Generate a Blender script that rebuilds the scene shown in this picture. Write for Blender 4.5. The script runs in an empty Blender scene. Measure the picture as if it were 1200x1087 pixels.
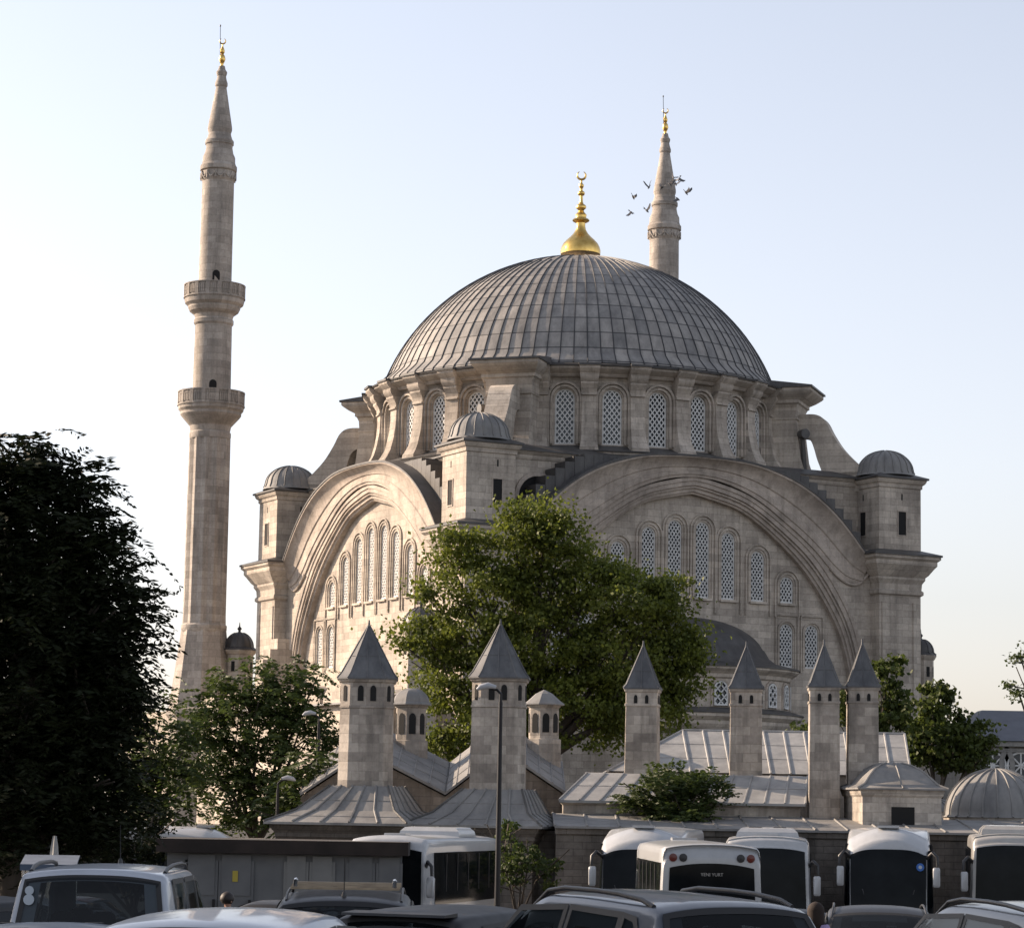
import bpy, math, random
import numpy as np
from mathutils import Vector, Matrix
from math import sin, cos, pi, radians, sqrt, atan2
random.seed(7); rng = np.random.default_rng(7)
SC = bpy.context.scene
COL = SC.collection

# ------------------------------------------------------------------ camera
F, HZ, RHO = 3094.0, 953.0, 0.017
PITCH = math.atan((HZ-543.5)/F)
FW = Vector((0, cos(PITCH), sin(PITCH))); UP0 = Vector((0, -sin(PITCH), cos(PITCH))); RT0 = Vector((1, 0, 0))
RT = RT0*cos(RHO)+UP0*sin(RHO); UP = -RT0*sin(RHO)+UP0*cos(RHO)
cd = bpy.data.cameras.new('camera'); cam = bpy.data.objects.new('camera', cd); COL.objects.link(cam)
cd.sensor_width = 36; cd.lens = F/1200*36; cd.clip_end = 3000; cd.clip_start = .5
cam.matrix_world = Matrix(((RT.x, UP.x, -FW.x, 0), (RT.y, UP.y, -FW.y, 0), (RT.z, UP.z, -FW.z, 0), (0, 0, 0, 1)))
SC.camera = cam
# ------------------------------------------------------------------ sky, sun, exposure
SUN_AL, SUN_EL = radians(22), radians(24)      # azimuth swung back from straight left; elevation
sdir = Vector((-cos(SUN_AL)*cos(SUN_EL), sin(SUN_AL)*cos(SUN_EL), sin(SUN_EL)))
w = bpy.data.worlds.new('World'); SC.world = w; w.use_nodes = True
wn = w.node_tree.nodes; wl = w.node_tree.links
bg = wn['Background']; sky = wn.new('ShaderNodeTexSky'); sky.sky_type = 'NISHITA'; sky.sun_disc = False
sky.sun_elevation = SUN_EL; sky.sun_rotation = atan2(sdir.x, sdir.y) % (2*pi)
sky.air_density = 1.0; sky.dust_density = 1.2; sky.ozone_density = 2.0; sky.altitude = 50
hs = wn.new('ShaderNodeHueSaturation'); hs.inputs['Saturation'].default_value = .42; hs.inputs['Value'].default_value = 1.0
wl.new(sky.outputs[0], hs.inputs['Color'])
# summer haze: the air turns cream towards the horizon
tcw = wn.new('ShaderNodeTexCoord'); spw = wn.new('ShaderNodeSeparateXYZ'); wl.new(tcw.outputs['Generated'], spw.inputs[0])
crw = wn.new('ShaderNodeValToRGB'); ew = crw.color_ramp.elements; ew[0].position = .0; ew[0].color = (.97, .86, .83, 1); ew[1].position = .32; ew[1].color = (.985, .972, 1.0, 1)
e2 = ew.new(.13); e2.color = (1.0, .95, .95, 1)
wl.new(spw.outputs[2], crw.inputs[0]); mxw = wn.new('ShaderNodeMix'); mxw.data_type = 'RGBA'; mxw.blend_type = 'MULTIPLY'; mxw.inputs[0].default_value = 1
wl.new(hs.outputs[0], mxw.inputs[6]); wl.new(crw.outputs[0], mxw.inputs[7]); wl.new(mxw.outputs[2], bg.inputs[0]); bg.inputs[1].default_value = .12
sl = bpy.data.lights.new('sun', 'SUN'); sl.energy = 5.0; sl.angle = radians(.6); sl.color = (1, .78, .58)
so = bpy.data.objects.new('sun', sl); COL.objects.link(so)
so.rotation_euler = (-sdir).to_track_quat('-Z', 'Y').to_euler()
SC.view_settings.view_transform = 'Standard'; SC.view_settings.look = 'None'
SC.view_settings.exposure = 0.90; SC.view_settings.gamma = 1

# ------------------------------------------------------------------ helpers
def at(px, py, Y):
    d = FW + RT*((px-600)/F) - UP*((py-543.5)/F)
    return d*(Y/d.y)
def zat(px, py, Y): return at(px, py, Y).z
def xat(px, py, Y): return at(px, py, Y).x
def lerp(a, b, t): return a+(b-a)*t
def interp(x, pts):
    if x <= pts[0][0]: return pts[0][1]
    for (a, b), (c, d) in zip(pts, pts[1:]):
        if x <= c: return b+(d-b)*(x-a)/(c-a)
    return pts[-1][1]
def catmull(P, n):
    """smooth polyline through tuples P, n samples per segment"""
    out = []
    for i in range(len(P)-1):
        p0 = P[max(i-1, 0)]; p1 = P[i]; p2 = P[i+1]; p3 = P[min(i+2, len(P)-1)]
        for k in range(n):
            t = k/n
            out.append(tuple(.5*((2*b)+(-a+c)*t+(2*a-5*b+4*c-d)*t*t+(-a+3*b-3*c+d)*t**3) for a, b, c, d in zip(p0, p1, p2, p3)))
    out.append(tuple(P[-1])); return out
ORG = {}
class MB:
    def __init__(s): s.v = []; s.f = []; s.m = []; s.k = 0
    def pts(s, pp):
        b = len(s.v); s.v += [tuple(p) for p in pp]; return b
    def face(s, idx): s.f.append(tuple(idx)); s.m.append(s.k)
    def poly(s, pp):
        b = s.pts(pp); s.face(range(b, b+len(pp)))
    def box(s, x0, x1, y0, y1, z0, z1, rot=None):
        P = [(x0, y0, z0), (x1, y0, z0), (x1, y1, z0), (x0, y1, z0), (x0, y0, z1), (x1, y0, z1), (x1, y1, z1), (x0, y1, z1)]
        if rot: cx, cy, a = rot; P = [(cx+(x-cx)*cos(a)-(y-cy)*sin(a), cy+(x-cx)*sin(a)+(y-cy)*cos(a), z) for x, y, z in P]
        b = s.pts(P)
        for q in ((0, 3, 2, 1), (4, 5, 6, 7), (0, 1, 5, 4), (1, 2, 6, 5), (2, 3, 7, 6), (3, 0, 4, 7)): s.face([b+i for i in q])
    def loft(s, rings, close=True, cap=True):
        n = len(rings[0]); b0 = None; bs = [s.pts(r) for r in rings]
        for i in range(len(rings)-1):
            for j in range(n if close else n-1):
                k = (j+1) % n
                s.face((bs[i]+j, bs[i]+k, bs[i+1]+k, bs[i+1]+j))
        if cap and close:
            s.face([bs[0]+j for j in range(n)][::-1]); s.face([bs[-1]+j for j in range(n)])
    def lathe(s, prof, n=32, cx=0, cy=0, a0=0, a1=2*pi, mod=None, cap=True):
        full = abs(a1-a0-2*pi) < 1e-6; R = []
        m = n if full else n+1
        for r, z in prof:
            R.append([(cx+(r+(mod(j, z) if mod else 0))*cos(a0+(a1-a0)*j/n), cy+(r+(mod(j, z) if mod else 0))*sin(a0+(a1-a0)*j/n), z) for j in range(m)])
        s.loft(R, close=full, cap=cap and full)
    def sq(s, prof, cx=0, cy=0, n=4, rot=0):
        """stacked polygon sections: prof (halfwidth, z) ; n=4 square"""
        R = []
        for r, z in prof:
            rr = r/cos(pi/n)
            R.append([(cx+rr*cos(rot+pi/n+2*pi*j/n), cy+rr*sin(rot+pi/n+2*pi*j/n), z) for j in range(n)])
        s.loft(R)
    def tube(s, path, rad, n=8, cap=True):
        R = []; prev = None
        P = [Vector(p) for p in path]
        for i, p in enumerate(P):
            t = (P[min(i+1, len(P)-1)]-P[max(i-1, 0)]).normalized()
            a = t.orthogonal() if prev is None else (prev-t*prev.dot(t))
            if a.length < 1e-6: a = t.orthogonal()
            a.normalize(); prev = a; b = t.cross(a)
            r = rad[i] if isinstance(rad, (list, tuple)) else rad
            R.append([tuple(p+a*(r*cos(2*pi*j/n))+b*(r*sin(2*pi*j/n))) for j in range(n)])
        s.loft(R, cap=cap)
    def grid(s, rows):
        bs = [s.pts(r) for r in rows]
        for i in range(len(rows)-1):
            for j in range(len(rows[0])-1):
                s.face((bs[i]+j, bs[i]+j+1, bs[i+1]+j+1, bs[i+1]+j))
    def build(s, name, mats, parent=None, ang=35, flip=True):
        me = bpy.data.meshes.new(name)
        oz = ORG.get(parent.name, (0, 0, 0)) if parent else (0, 0, 0)
        me.from_pydata([(x-oz[0], y-oz[1], z-oz[2]) for x, y, z in s.v], [], s.f)
        if not isinstance(mats, (list, tuple)): mats = [mats]
        for m in mats: me.materials.append(m)
        if len(mats) > 1: me.polygons.foreach_set('material_index', s.m)
        if flip:
            import bmesh
            bm = bmesh.new(); bm.from_mesh(me); bmesh.ops.recalc_face_normals(bm, faces=bm.faces); bm.to_mesh(me); bm.free()
        if ang:
            me.polygons.foreach_set('use_smooth', [True]*len(me.polygons)); me.set_sharp_from_angle(angle=radians(ang))
        me.update()
        o = bpy.data.objects.new(name, me); COL.objects.link(o)
        if parent: o.parent = parent; ORG[o.name] = oz
        return o
def tag(o, label, cat, group=None, kind=None):
    if label: o['label'] = label
    if cat: o['category'] = cat
    if group: o['group'] = group
    if kind: o['kind'] = kind
    return o
def thing(name, label, cat, loc=(0, 0, 0), rz=0, group=None, org=None):
    o = bpy.data.objects.new(name, None); COL.objects.link(o); o.location = loc; o.rotation_euler = (0, 0, rz)
    o.empty_display_size = .5
    tag(o, label, cat, group); ORG[o.name] = org or (0, 0, 0); return o
def dup(o, parent=None):
    c = o.copy(); COL.objects.link(c); c.parent = parent; ORG[c.name] = ORG.get(o.name, (0, 0, 0))
    for ch in o.children: dup(ch, c)
    return c

# ------------------------------------------------------------------ materials
def mat(name, col, rough=.7, metal=0, **kw):
    m = bpy.data.materials.new(name); m.use_nodes = True; b = m.node_tree.nodes['Principled BSDF']
    b.inputs['Base Color'].default_value = (*col, 1); b.inputs['Roughness'].default_value = rough; b.inputs['Metallic'].default_value = metal
    for k, v in kw.items():
        b.inputs[k.replace('_', ' ')].default_value = v
    return m
def noise_col(m, c1, c2, scale=2.0, detail=6, stretch=(1, 1, 1), bump=0.0, rlo=.25, rhi=.75):
    nt = m.node_tree; N = nt.nodes; L = nt.links; b = N['Principled BSDF']
    tc = N.new('ShaderNodeTexCoord'); mp = N.new('ShaderNodeMapping'); mp.inputs['Scale'].default_value = stretch
    nz = N.new('ShaderNodeTexNoise'); nz.inputs['Scale'].default_value = scale; nz.inputs['Detail'].default_value = detail
    cr = N.new('ShaderNodeValToRGB'); cr.color_ramp.elements[0].position = rlo; cr.color_ramp.elements[1].position = rhi
    cr.color_ramp.elements[0].color = (*c1, 1); cr.color_ramp.elements[1].color = (*c2, 1)
    L.new(tc.outputs['Object'], mp.inputs[0]); L.new(mp.outputs[0], nz.inputs[0]); L.new(nz.outputs[0], cr.inputs[0]); L.new(cr.outputs[0], b.inputs['Base Color'])
    if bump:
        bp = N.new('ShaderNodeBump'); bp.inputs['Strength'].default_value = bump; bp.inputs['Distance'].default_value = .03
        L.new(nz.outputs[0], bp.inputs['Height']); L.new(bp.outputs[0], b.inputs['Normal'])
    return m
def blocks(name, c1, c2, cm, h=.42, wd=.95, stain=.55, warm=(1, 1, 1), rough=.9, mort=.012, polar=False):
    """ashlar stone: courses by height, joints along the wall, cell-to-cell variation, weather patches and vertical streaks"""
    m = mat(name, c1, rough); nt = m.node_tree; N = nt.nodes; L = nt.links; b = N['Principled BSDF']
    tc = N.new('ShaderNodeTexCoord'); sp = N.new('ShaderNodeSeparateXYZ'); L.new(tc.outputs['Object'], sp.inputs[0])
    if polar:
        a = N.new('ShaderNodeMath'); a.operation = 'ARCTAN2'; L.new(sp.outputs[1], a.inputs[0]); L.new(sp.outputs[0], a.inputs[1])
        ad = N.new('ShaderNodeMath'); ad.operation = 'MULTIPLY'; L.new(a.outputs[0], ad.inputs[0]); ad.inputs[1].default_value = polar
    else:
        ad = N.new('ShaderNodeMath'); ad.operation = 'ADD'; L.new(sp.outputs[0], ad.inputs[0]); L.new(sp.outputs[1], ad.inputs[1])
    cb = N.new('ShaderNodeCombineXYZ'); L.new(ad.outputs[0], cb.inputs[0]); L.new(sp.outputs[2], cb.inputs[1])
    br = N.new('ShaderNodeTexBrick'); L.new(cb.outputs[0], br.inputs[0])
    br.inputs['Color1'].default_value = (*c1, 1); br.inputs['Color2'].default_value = (*c2, 1); br.inputs['Mortar'].default_value = (*cm, 1)
    br.inputs['Scale'].default_value = 1; br.inputs['Brick Width'].default_value = wd; br.inputs['Row Height'].default_value = h
    br.inputs['Mortar Size'].default_value = mort; br.inputs['Mortar Smooth'].default_value = .3; br.inputs['Bias'].default_value = 0
    def noise(sc, det, st=(1, 1, 1)):
        mp = N.new('ShaderNodeMapping'); mp.inputs['Scale'].default_value = st; L.new(tc.outputs['Object'], mp.inputs[0])
        z = N.new('ShaderNodeTexNoise'); z.inputs['Scale'].default_value = sc; z.inputs['Detail'].default_value = det; z.inputs['Roughness'].default_value = .65
        L.new(mp.outputs[0], z.inputs[0]); return z
    def ramp(z, p0, p1, a, bb):
        r = N.new('ShaderNodeValToRGB'); r.color_ramp.elements[0].position = p0; r.color_ramp.elements[1].position = p1
        r.color_ramp.elements[0].color = (*a, 1); r.color_ramp.elements[1].color = (*bb, 1); L.new(z.outputs[0], r.inputs[0]); return r
    def mul(x, y, f=1):
        k = N.new('ShaderNodeMix'); k.data_type = 'RGBA'; k.blend_type = 'MULTIPLY'; k.inputs[0].default_value = f
        L.new(x, k.inputs[6]); L.new(y, k.inputs[7]); return k.outputs[2]
    s = stain
    big = ramp(noise(.35, 6), .35, .65, (s, s*.97, s*.94), (1.05, 1.03, 1.0))
    streak = ramp(noise(2.0, 7, (1, 1, .12)), .32, .52, (lerp(1, s, .75),)*3, (1.05,)*3)
    fine = ramp(noise(7, 8), .3, .7, (.84, .83, .82), (1.1, 1.1, 1.1))
    c = mul(br.outputs[0], big.outputs[0]); c = mul(c, streak.outputs[0]); c = mul(c, fine.outputs[0])
    L.new(c, b.inputs['Base Color'])
    bp = N.new('ShaderNodeBump'); bp.inputs['Strength'].default_value = .5; bp.inputs['Distance'].default_value = .03
    nz = noise(6, 6); mx = N.new('ShaderNodeMath'); mx.operation = 'MULTIPLY_ADD'; L.new(br.outputs['Fac'], mx.inputs[0]); mx.inputs[1].default_value = -.8; L.new(nz.outputs[0], mx.inputs[2])
    L.new(mx.outputs[0], bp.inputs['Height']); L.new(bp.outputs[0], b.inputs['Normal'])
    return m
def leadmat(name, c1, c2, rough=.5, panel=None, polar=None):
    """weathered lead sheet; panel=(w,h) adds staggered sheet joints along the slope"""
    m = mat(name, c1, rough, .0); nt = m.node_tree; N = nt.nodes; L = nt.links; b = N['Principled BSDF']
    b.inputs['Specular IOR Level'].default_value = .35
    tc = N.new('ShaderNodeTexCoord')
    n1 = N.new('ShaderNodeTexNoise'); n1.inputs['Scale'].default_value = 1.2; n1.inputs['Detail'].default_value = 8; n1.inputs['Roughness'].default_value = .7
    mp = N.new('ShaderNodeMapping'); mp.inputs['Scale'].default_value = (1, 1, .35); L.new(tc.outputs['Object'], mp.inputs[0]); L.new(mp.outputs[0], n1.inputs[0])
    cr = N.new('ShaderNodeValToRGB'); cr.color_ramp.elements[0].position = .3; cr.color_ramp.elements[1].position = .72
    cr.color_ramp.elements[0].color = (*c1, 1); cr.color_ramp.elements[1].color = (*c2, 1); L.new(n1.outputs[0], cr.inputs[0])
    out = cr.outputs[0]
    if panel:
        sp = N.new('ShaderNodeSeparateXYZ'); L.new(tc.outputs['Object'], sp.inputs[0]); cb = N.new('ShaderNodeCombineXYZ')
        if polar:
            def mth(op, a, bb):
                k = N.new('ShaderNodeMath'); k.operation = op
                for i, q in enumerate((a, bb)):
                    if isinstance(q, (int, float)): k.inputs[i].default_value = q
                    else: L.new(q, k.inputs[i])
                return k.outputs[0]
            n_, zc = polar
            a = mth('MULTIPLY', mth('ARCTAN2', sp.outputs[1], sp.outputs[0]), n_/(2*pi))
            rr = mth('SQRT', mth('ADD', mth('MULTIPLY', sp.outputs[0], sp.outputs[0]), mth('MULTIPLY', sp.outputs[1], sp.outputs[1])), 0)
            el = mth('MULTIPLY', mth('ARCTAN2', mth('SUBTRACT', sp.outputs[2], zc), rr), 13.5)
            L.new(a, cb.inputs[0]); L.new(el, cb.inputs[1])
        else:
            L.new(sp.outputs[0], cb.inputs[0]); L.new(sp.outputs[2], cb.inputs[1])
        br = N.new('ShaderNodeTexBrick'); L.new(cb.outputs[0], br.inputs[0]); br.offset = .0 if not polar else .0
        br.inputs['Color1'].default_value = (1.0, .98, .96, 1); br.inputs['Color2'].default_value = (.62, .63, .65, 1); br.inputs['Mortar'].default_value = (.16, .16, .17, 1)
        br.inputs['Scale'].default_value = 1; br.inputs['Brick Width'].default_value = panel[0]; br.inputs['Row Height'].default_value = panel[1]
        br.inputs['Mortar Size'].default_value = .045; br.inputs['Mortar Smooth'].default_value = .2
        k = N.new('ShaderNodeMix'); k.data_type = 'RGBA'; k.blend_type = 'MULTIPLY'; k.inputs[0].default_value = .9
        L.new(out, k.inputs[6]); L.new(br.outputs[0], k.inputs[7]); out = k.outputs[2]
    L.new(out, b.inputs['Base Color'])
    bp = N.new('ShaderNodeBump'); bp.inputs['Strength'].default_value = .35; bp.inputs['Distance'].default_value = .04; L.new(n1.outputs[0], bp.inputs['Height']); L.new(bp.outputs[0], b.inputs['Normal'])
    return m
M = {}
M['stone'] = blocks('pale ashlar', (.55, .495, .43), (.39, .35, .305), (.30, .27, .24), stain=.68)
M['stone_round'] = blocks('drum ashlar', (.54, .485, .425), (.39, .35, .305), (.30, .27, .24), stain=.6, polar=13.0, wd=1.0)
M['minaret'] = blocks('minaret ashlar', (.47, .43, .39), (.33, .30, .27), (.27, .25, .22), polar=1.6, h=.5, wd=.9, stain=.66)
M['chimney'] = blocks('chimney masonry', (.54, .495, .44), (.32, .29, .26), (.36, .33, .29), h=.31, wd=.47, stain=.52, mort=.008)
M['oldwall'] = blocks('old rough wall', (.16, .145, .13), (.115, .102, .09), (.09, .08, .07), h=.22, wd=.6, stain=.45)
M['trim'] = blocks('moulded stone', (.50, .44, .385), (.42, .37, .325), (.32, .285, .25), h=.5, wd=1.3, stain=.66, mort=.006)
M['lead'] = leadmat('weathered lead', (.13, .128, .126), (.27, .262, .25), .65)
M['lead_cap'] = leadmat('dark weathered cap lead', (.05, .052, .057), (.145, .147, .15), .6)
M['lead_dark'] = leadmat('dark lead', (.040, .038, .038), (.105, .10, .096))
M['lead_pale'] = leadmat('pale lead roof', (.20, .198, .195), (.37, .365, .35), .55)
M['lead_dome'] = leadmat('dome lead sheets', (.17, .163, .156), (.40, .38, .355), .6, panel=(1.0, 1.15), polar=(96, 24.2))
M['rib'] = mat('lead seam', (.035, .036, .04), .6)
M['gold'] = mat('gilded copper', (.85, .55, .16), .28, 1.0)
noise_col(M['gold'], (.62, .38, .10), (.92, .62, .2), 3)
M['plaster'] = noise_col(mat('white plaster lattice', (.62, .62, .6), .8), (.5, .5, .49), (.7, .7, .68), 3)
M['pane'] = mat('dark blue glass', (.018, .03, .045), .12)
M['dark'] = mat('dark opening', (.008, .008, .008), .9)
M['midwall'] = blocks('weathered rubble wall', (.26, .225, .19), (.18, .155, .13), (.16, .14, .12), h=.3, wd=.5, stain=.5)
M['iron'] = mat('dark iron', (.02, .02, .022), .5, .6)

# ------------------------------------------------------------------ ground
def g(D): return interp(D, [(0, -2.2), (26, -2.35), (75, -3.9), (130, -3.9), (150, -1.0), (400, -1.0)])
gm = mat('asphalt', (.05, .05, .05), .9); noise_col(gm, (.035, .035, .036), (.07, .068, .065), .8, 8, bump=.3)
b = MB(); rows = []
for y in (-60, -20, 0, 26, 40, 55, 75, 100, 130, 140, 150, 250, 400, 1200, 2500):
    rows.append([(x, y, g(max(y, 0))) for x in (-1500, -300, -100, -50, -20, 0, 20, 50, 100, 300, 1500)])
b.grid(rows); o = b.build('ground', gm, ang=0); tag(o, None, None, kind='structure')

# ================================================================== MOSQUE
TH = radians(27.1); XC, YC = 4.41, 176.0; ZB = -1.0
def L2W(x, y): return XC+cos(TH)*x-sin(TH)*y, YC+sin(TH)*x+cos(TH)*y
mos = thing('mosque', 'great stone mosque with a huge lead dome and two arched facades', 'mosque', (XC, YC, ZB), TH, org=(0, 0, ZB))
# ---- drum and attic
b = MB()
b.box(-13.9, 13.9, -13.9, 13.9, 14.0, 21.3)
b.sq([(13.95, 21.3), (14.0, 21.42), (14.0, 21.55), (14.12, 21.65), (14.2, 21.78)])
at_ = b.build('attic_wall', M['stone'], mos, ang=0)
b = MB(); b.sq([(14.3, 21.78), (14.3, 21.88), (12.9, 22.35)]); b.build('lead_ledge', M['lead_dark'], at_, ang=0)
b = MB()
b.lathe([(13.5, 20.2), (13.5, 21.5), (13.75, 21.6), (13.75, 21.85), (14.3, 22.0), (14.5, 22.1), (14.5, 22.25), (12.0, 22.8)], 96)
b.build('drum_base', M['stone_round'], mos)
b = MB(); b.lathe([(14.6, 22.24), (14.62, 22.31), (13.5, 22.7), (13.0, 22.9)], 96, cap=False)
b.build('drum_base_flashing', M['lead_dark'], mos)

def arch_out(w_, z0, z1, n=10, point=0.0):
    r = w_/2; zs = z1-r*(1+point); P = [(-r, z0), (-r, zs)]
    for i in range(1, n): a = pi-pi*i/n; P.append((r*cos(a), zs+r*(1+point)*sin(a)))
    P += [(r, zs), (r, z0)]; return P
def inside(P, u, z):
    c = False; n = len(P)
    for i in range(n):
        x1, y1 = P[i]; x2, y2 = P[(i+1) % n]
        if (y1 > z) != (y2 > z) and u < (x2-x1)*(z-y1)/(y2-y1)+x1: c = not c
    return c
def window(pos, w_, z0, z1, parent, dep=.42, nx=4, bar=.055, cellz=.42, surround=True):
    """pos(u,z,d): u along the wall from the window centre, d outward from the wall face. pane > lattice"""
    P = arch_out(w_, z0, z1)
    b = MB(); q = [pos(u, z, -dep) for u, z in P]; b.poly(q)
    pane = b.build('window', M['pane'], parent, ang=0)
    b = MB(); cw = w_/nx; sl_ = cellz/cw; z_len = z1-z0; t = .03; dl = -dep+.10
    for sg in (1, -1):
        k0 = -int(z_len/cellz)-nx-2
        for k in range(k0, -k0):
            # line u = k*cw/1 + (z-z0)/sl_*sg
            seg = None; zz = z0
            while zz <= z1+.01:
                u = k*cw + sg*(zz-z0)/sl_ + (cw/2 if nx % 2 == 0 else 0)
                if inside(P, u, zz):
                    seg = (seg[0] if seg else (u, zz), (u, zz))
                elif seg: break
                zz += .04
            if seg and seg[1][1]-seg[0][1] > .03:
                (ua, za), (ub, zb) = seg; L_ = math.hypot(ub-ua, zb-za); nxx, nz = (zb-za)/L_*bar/2, -(ub-ua)/L_*bar/2
                fr = [(ua-nxx, za-nz), (ua+nxx, za+nz), (ub+nxx, zb+nz), (ub-nxx, zb-nz)]
                b.loft([[pos(u, z, dl-t) for u, z in fr], [pos(u, z, dl+t) for u, z in fr]])
    # rim
    R1 = P; R2 = [(u*.86 if abs(u) > 1e-3 else 0, z0+.09+(z-z0)*(z_len-.18)/z_len) for u, z in P]
    n = len(P)
    for i in range(n):
        j = (i+1) % n
        fr = [R1[i], R1[j], R2[j], R2[i]]
        b.loft([[pos(u, z, dl-t) for u, z in fr], [pos(u, z, dl+t+.01) for u, z in fr]])
    b.build('lattice', M['plaster'], pane, ang=0)
    return P
def panel_hole(b, pos, u0, u1, z0, ztop, w_, wz0, wz1, dep=.42):
    """wall strip u0..u1 (around 0) with an arched hole, reveals included. ztop: function of u"""
    P = arch_out(w_, wz0, wz1); r = w_/2
    def quad(a, c, d, e): b.poly([pos(*a, 0), pos(*c, 0), pos(*d, 0), pos(*e, 0)])
    quad((u0, z0), (-r, z0), (-r, ztop(-r)), (u0, ztop(u0))); quad((r, z0), (u1, z0), (u1, ztop(u1)), (r, ztop(r)))
    quad((-r, z0), (r, z0), (r, wz0), (-r, wz0))
    A = P[1:-1]
    for p, q in zip(A, A[1:]): quad(p, q, (q[0], ztop(q[0])), (p[0], ztop(p[0])))
    for i in range(len(P)):
        p, q = P[i], P[(i+1) % len(P)]
        b.poly([pos(*p, 0), pos(*q, 0), pos(*q, -dep), pos(*p, -dep)])
def moulding(b, pos, P, off, wd, d):
    """raised band following the opening outline P, from off to off+wd outside it"""
    def offp(P, o_):
        out = []
        r0 = P[-1][0]; zs = P[1][1]
        for i, (u, z) in enumerate(P):
            if i in (0, len(P)-1) or i in (1, len(P)-2): out.append((u+math.copysign(o_, u), z))
            else:
                L_ = math.hypot(u, z-zs); out.append((u*(1+o_/L_), zs+(z-zs)*(1+o_/L_)))
        return out
    A = offp(P, off); B = offp(P, off+wd)
    rows = [[pos(*p, 0) for p in A], [pos(*p, d) for p in A], [pos(*p, d) for p in B], [pos(*p, 0) for p in B]]
    b.grid(rows)

# drum windows: 6 per quadrant; local angles
RW = 13.3; quad_c = [k*pi/2 for k in range(4)]
OFF = [radians(x) for x in (-32.2, -19.35, -6.45, 6.45, 19.35, 32.2)]
def drum_pos(a0, R=RW):
    return lambda u, z, d: ((R+d)*cos(a0+u/R), (R+d)*sin(a0+u/R), z)
bw = MB()
half = radians(6.45)*RW
for qc in quad_c:
    for of in OFF:
        a0 = qc+of; ps = drum_pos(a0)
        panel_hole(bw, ps, -half, half, 22.3, lambda u: 27.3, 1.25, 22.85, 26.35, .3)
        P = arch_out(1.25, 22.85, 26.35)
        moulding(bw, ps, P, .10, .16, .16); moulding(bw, ps, P, .30, .14, .30)
    for s in (-1, 1):                      # wall running into the corner buttress
        a = qc+s*radians(38.65); c = qc+s*radians(45)
        bw.poly([(RW*cos(a), RW*sin(a), 22.3), (RW*cos(c), RW*sin(c), 22.3), (RW*cos(c), RW*sin(c), 27.3), (RW*cos(a), RW*sin(a), 27.3)])
bw.build('drum_wall', M['stone_round'], mos, ang=20, flip=False)
vis_q = {2: 1, 3: 1}
for qi, qc in enumerate(quad_c):
    for of in OFF:
        # world direction of this window: skip those facing away from the camera
        wa = qc+of+TH
        if sin(wa) < .12: window(drum_pos(qc+of), 1.25, 22.85, 26.35, mos, dep=.3, nx=4, bar=.075, cellz=.40)
# pilasters
PROF = [(14.45, 22.35), (14.45, 22.55), (14.3, 22.75), (14.05, 23.2), (13.86, 23.9), (13.74, 24.6), (13.68, 25.3), (13.68, 25.85), (13.80, 25.9), (13.80, 26.0), (13.72, 26.05), (13.78, 26.3), (13.92, 26.5), (13.98, 26.6), (13.98, 26.72), (14.12, 26.85), (14.2, 27.05), (14.2, 27.2), (14.35, 27.32), (14.5, 27.5), (14.5, 27.66)]
PW = [(22.3, .6), (23.2, .47), (25.7, .44), (26.0, .48), (26.8, .55), (27.7, .66)]
pb = MB(); capb = MB()
for qc in quad_c:
    for k in range(-3, 4):
        a = qc+k*radians(12.9)*(1 if abs(k) < 3 else 38.2/38.7)
        ca, sa = cos(a), sin(a)
        R = []
        for r, z in PROF:
            hw = interp(z, PW)
            if abs(k) == 3: hw *= .9
            R.append([(ca*r-sa*-hw, sa*r+ca*-hw, z), (ca*r-sa*hw, sa*r+ca*hw, z), (ca*12.5-sa*hw, sa*12.5+ca*hw, z), (ca*12.5+sa*hw, sa*12.5-ca*hw, z)])
        pb.loft(R)
        hw = .7
        for r0, r1, z0, z1 in ((12.9, 14.6, 27.66, 27.79),):
            capb.loft([[(ca*rr-sa*h_, sa*rr+ca*h_, z) for rr, h_ in ((r1, -hw), (r1, hw), (r0, hw), (r0, -hw))] for z in (z0, z1)])
pb.build('drum_pilasters', M['stone_round'], mos, ang=30)
# cornice ring
b = MB(); b.lathe([(12.9, 26.75), (13.3, 26.85), (13.4, 27.0), (13.65, 27.08), (13.75, 27.25), (14.05, 27.38), (14.25, 27.52), (14.25, 27.64), (12.8, 27.64)], 128, cap=False)
b.build('drum_cornice', M['stone_round'], mos)
capb.lathe([(12.8, 27.645), (14.35, 27.645), (14.38, 27.74), (13.0, 28.1), (12.7, 28.2)], 128, cap=False)
capb.build('cornice_flashing', M['lead_dark'], mos)
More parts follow.
